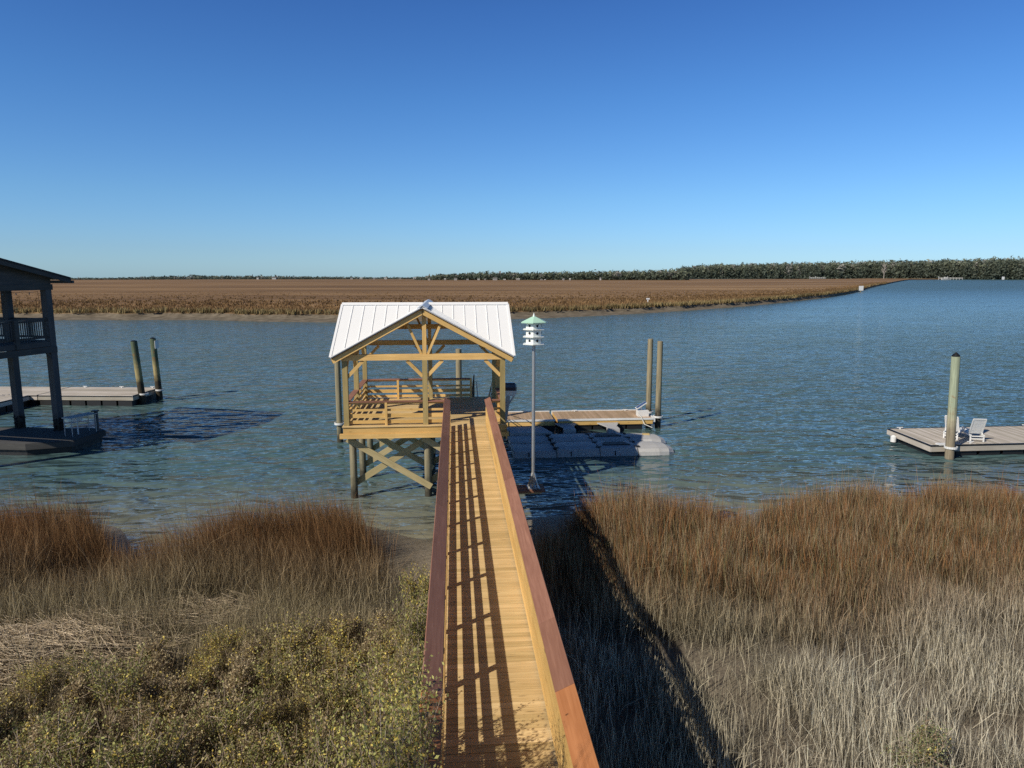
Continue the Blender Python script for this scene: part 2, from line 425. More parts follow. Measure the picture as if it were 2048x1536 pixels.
mud = t.ramp(t.noise(p, .6, 5, .65).outputs[0], [(.35, (.10, .082, .058)), (.65, (.20, .168, .125))])
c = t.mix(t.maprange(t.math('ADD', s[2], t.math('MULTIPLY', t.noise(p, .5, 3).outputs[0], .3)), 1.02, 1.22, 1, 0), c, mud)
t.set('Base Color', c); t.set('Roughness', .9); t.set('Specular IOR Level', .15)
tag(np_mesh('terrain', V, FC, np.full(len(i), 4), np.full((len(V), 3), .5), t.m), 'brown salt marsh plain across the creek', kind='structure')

# ------------------------------------------------------------------ blades
def blades(name, B, H, W, lean, curl, c0, c1, mat, label, cat='grass', yaw=None):
    """one mesh of tapered two-segment blades. B base points, H heights, W widths, lean horizontal vectors (fraction of H)"""
    n = len(B)
    yaw = RNG.uniform(0, math.pi, n) if yaw is None else yaw
    sx, sy = np.cos(yaw) * W / 2, np.sin(yaw) * W / 2
    S = np.stack([sx, sy, np.zeros(n)], 1)
    Hc = H[:, None]
    mid = B + np.concatenate([lean * (.52 - curl[:, None] * .12) * Hc, .55 * Hc], 1)
    tip = B + np.concatenate([lean * Hc, (1 - .35 * np.hypot(lean[:, 0], lean[:, 1])[:, None] ** 2) * Hc], 1)
    V = np.stack([B - S, B + S, mid - S * .8, mid + S * .8, tip], 1).reshape(-1, 3)
    k = np.arange(n) * 5
    Fq = np.stack([k, k + 1, k + 3, k + 2, k + 2, k + 3, k + 4], 1).ravel()
    lp = np.tile([4, 3], n)
    cm = (c0 + c1) / 2
    C = np.stack([c0, c0, cm, cm, c1], 1).reshape(-1, 3)
    o = np_mesh(name, V, Fq, lp, C, mat)
    return tag(o, label, cat, kind='stuff')

def vnoise(x, y, s, seed=0):       # cheap smooth noise in 0..1
    r = np.random.default_rng(seed); out = 0; tot = 0
    for k in range(5):
        a = r.uniform(0, 6.28); f = s * r.uniform(.7, 1.5); ph = r.uniform(0, 6.28)
        out = out + np.sin((x * math.cos(a) + y * math.sin(a)) * f + ph + 1.3 * np.sin((y * math.cos(a) - x * math.sin(a)) * f * .7 + ph * 2)); tot += 1
    return np.clip(out / tot * .9 + .5, 0, 1)
def mixc(a, b, f): return np.asarray(a) * (1 - f[:, None]) + np.asarray(b) * f[:, None]

STRAW = (.54, .48, .36); GREY = (.42, .38, .29); RUST = (.245, .122, .048); BROWN = (.15, .085, .038); OLIVE = (.135, .125, .055); DARK = (.045, .033, .020)

def grass_field(x0, x1, y0, y1, dens, keep):
    n = int((x1 - x0) * (y1 - y0) * dens)
    x = RNG.uniform(x0, x1, n); y = RNG.uniform(y0, y1, n)
    k = keep(x, y) > RNG.uniform(0, 1, n)
    return x[k], y[k]

# right bank
def keep_right(x, y):
    e = 1.9 + .25 * np.sin(y * 1.1)
    edge = np.clip((x - e) * 2.0, 0, 1)
    top = shore_y(x) - (1.3 + 1.0 * np.exp(-((x - 8.5) / .9) ** 2) + 1.1 * np.exp(-((x - 2.6) / 1.2) ** 2) * 2.2)
    shore = np.clip((top - y) * 1.6, 0, 1)
    cl = vnoise(x, y, 2.2, 3)
    near = np.clip((y - 13.2) / 3.0, 0, 1)
    patch = np.clip(((x - 6.2) / 3.0) ** 2 + ((y - 13.1) / 1.0) ** 2, .22, 1) * np.clip(((x - 8.7) / .9) ** 2 + ((y - 10.2) / .5) ** 2, .25, 1)
    dens = (.62 + .38 * near) * (.25 + 1.1 * np.clip(cl * 1.8 - .4, 0, 1)) * patch
    return edge * shore * np.clip(dens, 0, 1)
x, y = grass_field(1.5, 27, 7.5, 24.5, 1150, keep_right)
z = ground_z(x, y); n = len(x)
near = np.clip((16.6 - y + 1.3 * (vnoise(x, y, .8, 8) - .5)) / 4.2, 0, 1)                    # 1 close to the camera: grey mud-coated stems
d = shore_y(x) - y
H = (.78 + .30 * vnoise(x, y, .9, 5)) * RNG.uniform(.55, 1.25, n) * (1 - .32 * near)
H += .42 * np.exp(-((d - 2.6) / 1.5) ** 2) * vnoise(x, y, 1.5, 9) + .48 * np.exp(-((x - 5.7) / 1.7) ** 2 - ((d - 2.2) / 1.8) ** 2)
H[RNG.random(n) < .02] *= 1.4
lean = RNG.normal(0, .14, (n, 2)) + np.array([-.03, .03]); lie = RNG.random(n) < .10 + .18 * near
lean[lie] = RNG.normal(0, .75, (lie.sum(), 2))
rv = RNG.random(n)
low = mixc(mixc(BROWN, OLIVE, rv), mixc(GREY, STRAW, rv), np.clip(near * 1.05, 0, 1))
hi = mixc(mixc(RUST, (.37, .265, .135), rv ** 1.2), mixc(STRAW, (.64, .58, .45), rv), np.clip(near * 1.15, 0, 1))
ol = np.clip(vnoise(x, y, .7, 21) * 1.6 - .75, 0, 1) * .6
hi = mixc(hi, np.tile((.20, .165, .065), (n, 1)), ol)
var = RNG.uniform(.5, 1.65, n)[:, None]
pick = RNG.random(n); tops = np.where((pick < .36)[:, None], (.33, .150, .058), np.where((pick < .62)[:, None], (.40, .31, .195), np.where((pick < .82)[:, None], (.19, .12, .07), (.21, .195, .09))))
cl2 = vnoise(x, y, 1.3, 61); tops = mixc(tops, np.tile((.30, .128, .048), (n, 1)), np.clip((cl2 - .55) * 2.2, 0, .8) * np.clip((4.5 - d) / 2, 0, 1))
hi = mixc(tops, hi, np.clip(near * 1.3, 0, 1)); low = mixc(mixc(tops * .35, np.tile((.10, .085, .035), (n, 1)), .5 + 0 * rv), low * .6, near)  # stem bases painted darker, imitating the shade between stems
br = RNG.random(n) < .34; W_ = np.where(br, RNG.uniform(.009, .015, n), RNG.uniform(.004, .008, n)); var = np.where(br, RNG.uniform(1.1, 1.7, n), RNG.uniform(.3, .85, n))[:, None]
low = np.where(br[:, None], low * 1.5, low); H = np.where(br, H, H * .9); tallest = RNG.random(n) < .035 * np.clip((4 - d) / 2, 0, 1); H[tallest] *= 1.55
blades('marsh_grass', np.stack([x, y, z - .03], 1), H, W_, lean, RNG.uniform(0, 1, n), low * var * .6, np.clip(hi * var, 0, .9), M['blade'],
       'rust and grey cordgrass covering the mud bank right of the boardwalk')

# left bank
def keep_left(x, y):
    e = -.55 - .9 * np.clip((y - 14.5) / 3, 0, 2.2) + .2 * np.sin(y * 1.7)
    edge = np.clip((e - x) * 1.6, 0, 1)
    top = shore_y(x) - (1.2 + .9 * np.exp(-((x + 1.5) / 1.6) ** 2))
    shore = np.clip((top - y) * 1.5, 0, 1)
    wr = np.clip(((x + 9.3) / 3.3) ** 2 + ((y - 13.3) / 1.9) ** 2 - .55, .10, 1)
    cl = vnoise(x, y, 2.0, 13)
    thick = np.where(y < 10.2 + (x + 9) * .55, .40, 1)
    return edge * shore * wr * thick * np.clip(.2 + 1.1 * cl, 0, 1)
x, y = grass_field(-22, -.4, 7.0, 24.5, 850, keep_left)
z = ground_z(x, y); n = len(x); d = shore_y(x) - y
tall = np.clip((y - 15.5) / 4, 0, 1)
H = (.75 + .45 * vnoise(x, y, .8, 15) + .35 * tall) * RNG.uniform(.55, 1.2, n)
H[RNG.random(n) < .03] *= 1.35
lean = RNG.normal(0, .22, (n, 2)) + np.array([-.14, .03]) * tall[:, None]; lie = RNG.random(n) < .08 + .25 * (1 - tall)
lean[lie] = RNG.normal(0, .7, (lie.sum(), 2))
rv = RNG.random(n)
low = mixc(mixc(DARK, BROWN, rv), mixc(OLIVE, GREY, rv), 1 - tall)
hi = mixc(mixc((.33, .265, .14), (.50, .41, .25), rv), mixc((.235, .105, .038), (.34, .205, .09), rv), np.clip(tall * 1.1 - .05 + .25 * (vnoise(x, y, .9, 17) - .5), 0, 1))
var = RNG.uniform(.4, 1.5, n)[:, None]
br = RNG.random(n) < .3; W_ = np.where(br, RNG.uniform(.008, .013, n), RNG.uniform(.004, .008, n)); var = np.where(br, RNG.uniform(1.05, 1.6, n), RNG.uniform(.35, .9, n))[:, None]
cl2 = vnoise(x, y, 1.2, 63); hi = mixc(hi, np.tile((.34, .13, .04), (n, 1)), np.clip((cl2 - .5) * 2, 0, .75) * np.clip((4.5 - d) / 2, 0, 1)); H[RNG.random(n) < .03 * np.clip((4 - d) / 2, 0, 1)] *= 1.5
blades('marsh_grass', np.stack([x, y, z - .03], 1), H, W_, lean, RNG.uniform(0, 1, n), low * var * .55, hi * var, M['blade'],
       'dark reddish brown cordgrass covering the bank left of the boardwalk')

x, y = grass_field(-9, -.8, 7.6, 14.5, 260, lambda x, y: np.where((y < 9.9 + (x + 9) * .62) & ((x + 9.3) ** 2 / 6 + (y - 13.3) ** 2 / 3 > .9), .25 + .75 * vnoise(x, y, 2.4, 77), 0))
z = ground_z(x, y); n = len(x); H = RNG.uniform(.5, 1.35, n); lean = RNG.normal(0, .3, (n, 2)); rv = RNG.random(n); var = RNG.uniform(.5, 1.4, n)[:, None]
blades('marsh_grass', np.stack([x, y, z - .03], 1), H, RNG.uniform(.006, .011, n), lean, RNG.uniform(0, 1, n), mixc(DARK, BROWN, rv) * var, mixc((.26, .18, .10), (.48, .40, .26), rv) * var, M['blade'],
       'dry tan stems standing among the shrubs left of the boardwalk')

# wrack: flattened dead reeds
n = 9000
x = RNG.normal(-9.4, 1.75, n); y = RNG.normal(13.4, 1.0, n)
extra = RNG.random(n) < .12; x[extra] = RNG.uniform(-9, -4.5, extra.sum()); y[extra] = RNG.uniform(15, 16.6, extra.sum())
z = ground_z(x, y) + RNG.uniform(.02, .42, n)
L = RNG.uniform(.35, 1.1, n); a = RNG.normal(.15, .55, n) + 1.2 * (vnoise(x, y, .9, 31) - .5) + np.where(RNG.random(n) < .5, 0, math.pi)
tilt = RNG.normal(0, .16, n)
dx = np.stack([np.cos(a) * np.cos(tilt), np.sin(a) * np.cos(tilt), np.sin(tilt)], 1) * L[:, None]
A = np.stack([x, y, z], 1) - dx / 2; Bp = A + dx; W = RNG.uniform(.008, .016, n)[:, None]
S = np.stack([-np.sin(a), np.cos(a), np.zeros(n)], 1) * W / 2; U = np.array([0, 0, 1.0]) * W / 2
V = np.stack([A - S, A + S, Bp + S, Bp - S, A - U, A + U, Bp + U, Bp - U], 1).reshape(-1, 3); k = np.arange(n) * 8
FQ = np.stack([k, k + 1, k + 2, k + 3, k + 4, k + 5, k + 6, k + 7], 1).ravel()
cc = mixc((.36, .28, .18), (.74, .63, .47), RNG.random(n)) * RNG.uniform(.7, 1.15, n)[:, None]
tag(np_mesh('reed_wrack', V, FQ, np.full(2 * n, 4), np.repeat(cc, 8, 0), M['blade']), 'flattened mat of pale dead reeds on the left bank', 'dead reeds', kind='stuff')

# far marsh grass: coarse tufts, dense along the bank and thinning inland
def far_tufts():
    xs_, zs_, rs_ = [], [], []
    pts = []
    for i in range(len(SP) - 1):
        r0, a0, r1, a1 = rr[i], ang[i], rr[i + 1], ang[i + 1]
        if r0 > 700 or ang[i] < R(-36): continue
        seg = math.hypot(*(SP[i + 1] - SP[i]))
        sc = max(1.0, r0 / 170)
        f = float(np.clip(1 - r0 / 500, 0, 1) * .9 + .1)
        for (d0, d1, den) in ((8.6, 14, 1.7), (14, 30, .8), (30, 75, .34), (75, 200, .14)):
            m = int(seg * (d1 - d0) * den / sc / sc * .9)
            for _ in range(m):
                u = random.random(); dd = random.uniform(d0, d1)
                if d0 < 10: dd = d0 + (d1 - d0) * random.random() ** 1.3
                wv_ = wob[i] * (1 - u) + wob[i + 1] * u
                r2 = r0 + (r1 - r0) * u + (dd * f if d0 < 14 else 14 * f + dd - 14) + wv_
                aa = a0 + (a1 - a0) * u
                pts.append((math.sin(aa) * r2, math.cos(aa) * r2, sc, dd))
    return np.array(pts)
T = far_tufts(); nb = 6
x = np.repeat(T[:, 0], nb); y = np.repeat(T[:, 1], nb); sc = np.repeat(T[:, 2], nb); dd = np.repeat(T[:, 3], nb); n = len(x)
x = x + RNG.normal(0, .25, n) * sc; y = y + RNG.normal(0, .2, n)
H = RNG.uniform(.7, 1.25, n) * (1 + .2 * np.repeat(RNG.uniform(-1, 1, len(T)), nb)); H = H * np.interp(dd, [8, 14, 30, 80, 200], [.95, 1.0, .8, .55, .3]); W = RNG.uniform(.10, .22, n) * np.sqrt(sc) * np.where(dd > 30, 1.7, 1)
lean = RNG.normal(0, .28, (n, 2)); rv = np.repeat(RNG.random(len(T)), nb); edge = np.clip((14 - dd) / 5, 0, 1)
c1 = mixc(mixc((.165, .098, .042), (.31, .19, .086), rv), mixc((.20, .155, .065), (.36, .275, .13), rv), edge)
str_ = vnoise(x * .12, y, .10, 41); c1 = c1 * (.62 + .6 * str_)[:, None]
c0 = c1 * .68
blades('marsh_grass', np.stack([x, y, np.full(n, 1.05)], 1), H, W, lean, RNG.uniform(0, 1, n), c0, c1, M['blade'],
       'brown cordgrass along the muddy edge of the far marsh')

# ------------------------------------------------------------------ shrubs
def shrub_variant(name, nleaf, hgt, rad, seed, yellow=.12, leafc=((.12, .118, .04), (.42, .37, .15))):
    r = np.random.default_rng(seed)
    root = bpy.data.objects.new(name, None); COL.objects.link(root)
    TW = MB(); tips = []
    for s_ in range(13):
        a = r.uniform(0, 6.28); sp = r.uniform(.15, .8) * rad
        p0 = Vector((r.uniform(-.08, .08), r.uniform(-.08, .08), 0)); p1 = Vector((math.cos(a) * sp * .45, math.sin(a) * sp * .45, hgt * r.uniform(.35, .5)))
        p2 = Vector((math.cos(a) * sp, math.sin(a) * sp, hgt * r.uniform(.75, 1.0)))
        TW.cyl(p0, p1, .014, .010, 5, False, .5); TW.cyl(p1, p2, .010, .005, 5, False, .5)
        for k in range(9):
            f = r.uniform(.1, 1); b0 = p1.lerp(p2, f); b1 = b0 + Vector(r.normal(0, .17, 3)) * rad + Vector((0, 0, .14)) * hgt
            TW.cyl(b0, b1, .0055, .003, 4, False, .5); tips += [b0.lerp(b1, q) for q in (.25, .5, .75, 1.0)]
        tips += [p1.lerp(p2, q) for q in (.4, .7, 1.0)]
    tw = TW.build('branch', M['twig'], None)
    C = np.tile((.34, .27, .20, 1.0), (len(tw.data.vertices), 1)).astype(np.float32); tw.data.color_attributes['Col'].data.foreach_set('color', C.ravel())
    tw.parent = root
    tips = np.array([tuple(q) for q in tips]); ti = r.integers(0, len(tips), nleaf); P = tips[ti] + r.normal(0, .062, (nleaf, 3)) * [rad, rad, hgt * .8]
    P[:, 2] = np.clip(P[:, 2], .05, None)
    d = r.normal(0, 1, (nleaf, 3)); d[:, 2] += .55; d /= np.linalg.norm(d, axis=1)[:, None]
    s = np.cross(d, r.normal(0, 1, (nleaf, 3))); s /= np.linalg.norm(s, axis=1)[:, None]
    L = r.uniform(.018, .05, nleaf)[:, None]; Wd = L * r.uniform(.18, .34, nleaf)[:, None]
    V = np.stack([P, P + d * L * .5 + s * Wd, P + d * L, P + d * L * .5 - s * Wd], 1).reshape(-1, 3)
    f = r.random(nleaf)
    c = mixc(leafc[0], leafc[1], f); yl = r.random(nleaf) < yellow; yl = r.random(len(tips))[ti] < yellow * 1.6; c[yl] = mixc((.58, .42, .08), (.78, .64, .18), r.random(yl.sum()))
    dr = r.random(nleaf) < .30; c[dr] = mixc((.16, .10, .05), (.38, .29, .18), r.random(dr.sum()))
    c = c * r.uniform(.65, 1.25, nleaf)[:, None]
    lf = np_mesh('foliage', V, np.arange(nleaf * 4), np.full(nleaf, 4), np.repeat(c, 4, 0), M['leaf'], root)
    return root
PALS = [((0.17, 0.165, 0.055), (0.55, 0.49, 0.19)), ((0.192, 0.173, 0.070), (0.589, 0.512, 0.243)), ((0.150, 0.155, 0.045), (0.44, 0.43, 0.15)), ((0.243, 0.192, 0.096), (0.640, 0.525, 0.307)), ((0.166, 0.166, 0.051), (0.563, 0.538, 0.166)), ((0.141, 0.128, 0.058), (0.422, 0.346, 0.179))]
YEL = (.16, .10, .08, .04, .32, .10)
protos = [shrub_variant('salt_shrub', 4200, (1.05, .85, 1.2, .95, 1.15, .75)[k], (.62, .55, .66, .5, .58, .6)[k], 50 + k, YEL[k], PALS[k]) for k in range(6)]
used = [False] * 6
spots = []
tries = 0
while len(spots) < 108 and tries < 6000:
    tries += 1
    x = random.uniform(-8.8, -.66); y = random.uniform(8.2, 14.0)
    lim = 10.7 + (x + 9) * .52                 # the thicket widens towards the boardwalk
    if y > lim + .3 or (x + 9.3) ** 2 / 6 + (y - 13.3) ** 2 / 3 < .9: continue
    if all((x - a) ** 2 + (y - b) ** 2 > .52 ** 2 for a, b in spots): spots.append((x, y))

for i, (x, y) in enumerate(spots):
    k = random.randrange(6) if i >= 6 else i
    o = protos[k] if not used[k] else copy_tree(protos[k]); used[k] = True
    o.location = (x, y, float(ground_z(x, y)) - .03); o.rotation_euler = (random.uniform(-.12, .12), random.uniform(-.12, .12), random.uniform(0, 6.28))
    s_ = random.uniform(.7, 1.2); o.scale = (s_ * 1.1, s_ * 1.1, s_ * random.uniform(.85, 1.15))
    if x > -1.0: o.scale = (.8, .8, 1.6)
    tag(o, 'olive and yellow leaved shrub in the thicket left of the boardwalk' if x <= -1.0 else 'tall thin yellowing shrub growing up against the left handrail', 'shrub',
        'shrubs in the left bank thicket' if x <= -1.0 else 'shrubs against the left handrail')
tall = shrub_variant('tall_shrub', 7500, 3.1, .42, 63, .16, PALS[4])
for i, (x, y, h_) in enumerate([(-.62, 6.75, 1.10), (-.58, 6.1, 1.16), (-.72, 7.3, 1.0), (-.52, 5.5, 1.2), (-.85, 8.5, .88), (-1.05, 6.5, 1.06), (-.55, 6.45, 1.13)]):
    o = tall if i == 0 else copy_tree(tall)
    o.location = (x, y, float(ground_z(x, y)) - .03); o.rotation_euler = (0, 0, i * 1.3); o.scale = (1, 1, h_)
    tag(o, 'tall yellow green shrub growing up over the near end of the left handrail', 'shrub', 'shrubs over the left handrail')
o = shrub_variant('salt_shrub', 4200, .75, .62, 77, .02, ((.17, .19, .08), (.34, .35, .17)))
o.location = (6.95, 9.35, float(ground_z(6.95, 9.35))); tag(o, 'pale green rounded bush among the grey grass right of the boardwalk', 'shrub')

o = shrub_variant('leafy_tree', 800, 1.7, 1.15, 91, .15); o.location = (-4.3, 2.75, 6.7)
for c_ in o.children:
    if c_.name.startswith('foliage'): c_.name = 'crown'
gz = float(ground_z(-4.3, 2.75))
m = MB(); m.cyl((-4.3, 2.75, gz - .1), (-4.3, 2.75, 6.9), .09, .04, 9)
m.build('trunk', M['grey_dark'], o); tag(o, 'small leafy tree just outside the left edge dappling the near boardwalk', 'tree')

# ------------------------------------------------------------------ boardwalk
DK = 2.9; CAP = 3.81
root = thing('boardwalk', (.48, 15, 0), 'long yellow pine boardwalk with red handrail caps leading to the pavilion', 'boardwalk')
m = MB(); y = 3.0
while y < 26.2:
    wd = .141
    m.box(-.36 + random.uniform(-.006, .006), 1.27 + random.uniform(-.006, .006), y, y + wd - random.uniform(.008, .014), DK - .036 - random.uniform(0, .003), DK); y += wd
m.build('deck_planks', M['pine_deck'], root)
posts = [24.95 - 1.605 * k for k in range(14)]
for sx, xi in ((-1, -.275), (1, 1.155)):
    for yy in posts:
        m = MB(); x0 = xi - .045 if sx < 0 else xi - .0; m.box(x0 - (.0 if sx < 0 else -.0), x0 + .089, yy - .045, yy + .045, DK - .35, CAP - .07); m.build('rail_post', M['pine'], root)
    for (z0, z1) in (((.055, .165), (.275, .40), (.49, .585)) if sx < 0 else ((.07, .21), (.235, .43), (.455, .72))):
        xa = (-.228, -.19) if sx < 0 else (1.115, 1.153)
        m = MB(); yy = 26.05
        while yy > 3.2:
            L = random.choice((3.2, 4.8)); e = max(3.2, yy - L)
            m.box(xa[0], xa[1], e + .003, yy - .003, DK + z0, DK + z1); yy = e
        m.build('rail_slat', M['pine'], root)
    m = MB(); xa = (-.228, -.19) if sx < 0 else (1.115, 1.153)
    yy = 26.05
    while yy > 3.2 and sx < 0:
        e = max(3.2, yy - 4.8); m.box(xa[0], xa[1], e + .003, yy - .003, DK + .775, CAP - .085); yy = e
    if sx < 0: m.build('rail_slat', M['pine'], root)
    joints = (26.85, 20.75, 14.08, 7.46, 3.1) if sx < 0 else (26.85, 20.76, 15.94, 9.07, 7.46, 3.1)
    x0, x1 = (-.425, -.19) if sx < 0 else (1.085, 1.335)
    for k, (a, b) in enumerate(zip(joints[:-1], joints[1:])):
        m = MB(); tl = R(25); sg_ = -sx                                   # caps slope down towards the walkway
        ax_ = Vector((math.cos(tl), 0, -math.sin(tl) * sg_)); nz_ = Vector((math.sin(tl) * sg_, 0, math.cos(tl)))
        c_ = Vector(((x0 + x1) / 2, (a + b) / 2, CAP - .005)) - nz_ * (.019 - (.001 if k % 2 else 0))
        m.obox(c_, a - b - .004, .245, .038, (0, 1, 0), -ax_, nz_, (.55, .25, .7, .4, .8)[k % 5])
        cp = m.build('handrail_cap', M['cap_new' if b < 4 else 'cap'], root, bevel=.006)
        if b < 4: cp['label'] = 'brighter orange brown cap board at the near end'
for k, yy in enumerate(posts):
    m = MB(); m.box(-.52, 1.42, yy - .07, yy + .07, DK - .33, DK - .08); m.build('cross_joist', M['pine'], root)
for xx in (-.25, .48, 1.2):
    m = MB(); m.box(xx - .02, xx + .02, 3.0, 26.3, DK - .08, DK - .04); m.build('stringer', M['pine'], root)
for yy in (24.0, 20.8, 17.6, 14.4, 11.2, 8.0):
    for xx in (-.12, 1.08):
        m = MB(); m.cyl((xx, yy, -1), (xx, yy, DK - .33), .13, .115, 14); m.build('support_pile', M['pile_b'], root)

# ------------------------------------------------------------------ pavilion
X0, X1, Y0, Y1 = -4.19, 1.90, 26.30, 32.45
PX = (-4.07, -1.13, 1.78); PY = (26.5, 29.42, 32.25)
cx, cy = -1.17, 29.52; HW = 3.37; ZE, ZR = 5.50, 7.33
root = thing('pavilion', (cx, cy, 0), 'open yellow pine pavilion on piles with white metal cross gable roof', 'pavilion')
m = MB(); y = Y0 - .04
while y < Y1: m.box(X0 - .03, X1 + .03, y, min(y + .135, Y1 + .03), DK - .036 - random.uniform(0, .003), DK); y += .141
m.build('deck_planks', M['pine_deck'], root)
for nm, seg in (('rim_board', ((X0, X1 , Y0 + .0, Y0 + .045, DK - .285, DK - .04),)), ('rim_board', ((X0, X0 + .045, Y0 + .048, Y1, DK - .285, DK - .04),)),
                ('rim_board', ((X1 - .045, X1, Y0 + .048, Y1, DK - .285, DK - .04),)), ('rim_board', ((X0 + .05, X1 - .05, Y1 - .045, Y1, DK - .285, DK - .04),)),
                ('girder', ((X0 - .13, X1 + .1, Y0 - .06, Y0 + .10, DK - .46, DK - .29),)), ('girder', ((X0 - .1, X1 + .1, PY[1] - .08, PY[1] + .08, DK - .46, DK - .29),)),
                ('girder', ((X0 - .1, X1 + .1, Y1 - .16, Y1 + .0, DK - .46, DK - .29),))):
    m = MB(); [m.box(*q) for q in seg]; m.build(nm, M['pine'], root)
BT, BB = 5.575, 5.355          # beam top, bottom
for j, py in enumerate(PY):
    for i, px in enumerate(PX):
        if i == 1 and j == 1: continue
        top = BB if not (i == 1 and j != 1) else BB
        m = MB(); m.box(px - .095, px + .095, py - .095, py + .095, DK, top); m.build('post', M['post'], root)
for py in (PY[0], PY[2]):
    m = MB(); m.box(PX[0] - .12, PX[2] + .12, py - .09, py + .09, BB, BT); m.build('beam', M['pine'], root)
for px in (PX[0], PX[2]):
    m = MB(); m.box(px - .088, px + .088, PY[0] + .092, PY[2] - .092, BB + .002, BT - .002); m.build('beam', M['pine'], root)
S_ = (ZR - ZE) / HW
def knee(p, q): m = MB(); m.beam(p, q, .125, .088, (0, 1, .02)); m.build('knee_brace', M['pine'], root)
for py in (PY[0], PY[2]):
    for px, sg in ((PX[0], 1), (PX[1], -1), (PX[1], 1), (PX[2], -1)):
        knee((px + sg * .08, py, BB - .62), (px + sg * .66, py, BB - .02))
for px in (PX[0], PX[2]):
    for py, sg in ((PY[0], 1), (PY[1], -1), (PY[1], 1), (PY[2], -1)):
        m = MB(); m.beam((px, py + sg * .08, BB - .62), (px, py + sg * .66, BB - .02), .088, .115, (1, 0, .02)); m.build('knee_brace', M['pine'], root)
for py in (PY[0], PY[2]):
    m = MB(); m.box(PX[1] - .075, PX[1] + .075, py - .07, py + .07, BT, ZR - .30); m.build('king_post', M['pine'], root)
    for sg in (-1, 1):
        m = MB(); m.beam((PX[1] + sg * .12, py, BT + .0), (PX[1] + sg * .62, py, ZR - .28 - .62 * S_), .09, .11, (0, 1, .02)); m.build('strut', M['pine'], root)
for px in (PX[0], PX[2]):
    m = MB(); m.box(px - .07, px + .07, PY[1] - .075, PY[1] + .075, BT, ZR - .30); m.build('king_post', M['pine'], root)
    for sg in (-1, 1):
        m = MB(); m.beam((px, PY[1] + sg * .12, BT), (px, PY[1] + sg * .62, ZR - .28 - .62 * S_), .09, .11, (1, 0, .02)); m.build('strut', M['pine'], root)
# gable rakes (yellow fascia) and inner rafters
def rake(pe, pr, w_, h_, up, nm='fascia_board'):
    m = MB(); m.beam(pe, pr, w_, h_, up); m.build(nm, M['pine'], root)
off = .175
for sy in (-1, 1):
    yy = cy + sy * (HW - .095)
    for sx in (-1, 1):
        rake((cx + sx * (HW - .06), yy, ZE - off + .06 * S_), (cx + sx * .02, yy, ZR - off - .01), .045, .19, (0, 0, 1))
        y2 = PY[0] if sy < 0 else PY[2]
        rake((cx + sx * (HW - .35), y2 , ZE + .35 * S_ - off - .03), (cx + sx * .09, y2, ZR - off - .08), .09, .18, (0, 0, 1), 'rafter')
for sx in (-1, 1):
    xx = cx + sx * (HW - .07)
    for sy in (-1, 1):
        rake((xx, cy + sy * (HW - .09), ZE - off + .09 * S_), (xx, cy + sy * .02, ZR - off - .01), .045, .19, (0, 0, 1))
m = MB(); m.box(PX[1] - 1.75, PX[1] + 1.75, PY[2] - .14, PY[2] - .095, 6.08, 6.30); m.build('collar_tie', M['pine'], root)
for sx in (-1, 1):
    for sy in (-1, 1):
        rake((cx + sx * (HW - .5), cy + sy * (HW - .5), ZE + .5 * S_ - .17), (cx + sx * .12, cy + sy * .12, ZR - .12 * S_ - .17), .07, .2, (0, 0, 1), 'valley_rafter')
m = MB(); m.box(cx - HW + .15, cx - .1, cy - .03, cy + .03, ZR - .36, ZR - .09); m.build('ridge_beam', M['pine'], root)
m = MB(); m.box(cx + .1, cx + HW - .15, cy - .03, cy + .03, ZR - .36, ZR - .09); m.build('ridge_beam', M['pine'], root)
m = MB(); m.box(cx - .03, cx + .03, cy - HW + .15, cy - .1, ZR - .365, ZR - .095); m.build('ridge_beam', M['pine'], root)
m = MB(); m.box(cx - .03, cx + .03, cy + .1, cy + HW - .15, ZR - .365, ZR - .095); m.build('ridge_beam', M['pine'], root)
# eight triangular roof planes with standing seams
Pc = Vector((cx, cy, ZR))
for ax in ('x', 'y'):
    for a in (-1, 1):
        for b in (-1, 1):
            if ax == 'x': e = Vector((cx + a * HW, cy, ZR)); k = Vector((cx + a * HW, cy + b * HW, ZE))
            else: e = Vector((cx, cy + a * HW, ZR)); k = Vector((cx + b * HW, cy + a * HW, ZE))
            m = MB(); g = .004
            cen = (Pc + e + k) / 3
            m.slab([q + (cen - q) * g for q in (Pc, e, k)], .035, .5)
            nrm = (e - Pc).cross(k - Pc).normalized(); nrm = nrm if nrm.z > 0 else -nrm
            st = .45; q = .22 if ax == 'x' else .12
            if ax == 'y': st = .30
            while q < HW - .03:
                p0 = Pc.lerp(e, q / HW); p1 = Pc.lerp(k, q / HW)
                m.beam(p0.lerp(p1, .03) + nrm * .008, p0.lerp(p1, .97) + nrm * .008, .022, .026 if ax == 'x' else .018, nrm, .5); q += st
            m.beam(e.lerp(k, .02) + nrm * .008, e.lerp(k, .995) + nrm * .008, .09, .024, nrm, .5)
            m.build('roof_panel', M['roof_metal'], root)
            m = MB(); dn = Vector((0, 0, -.045)); m.slab([q + (cen - q) * .012 + dn for q in (Pc, e, k)], .02); m.build('roof_sheathing', M['sheath'], root)
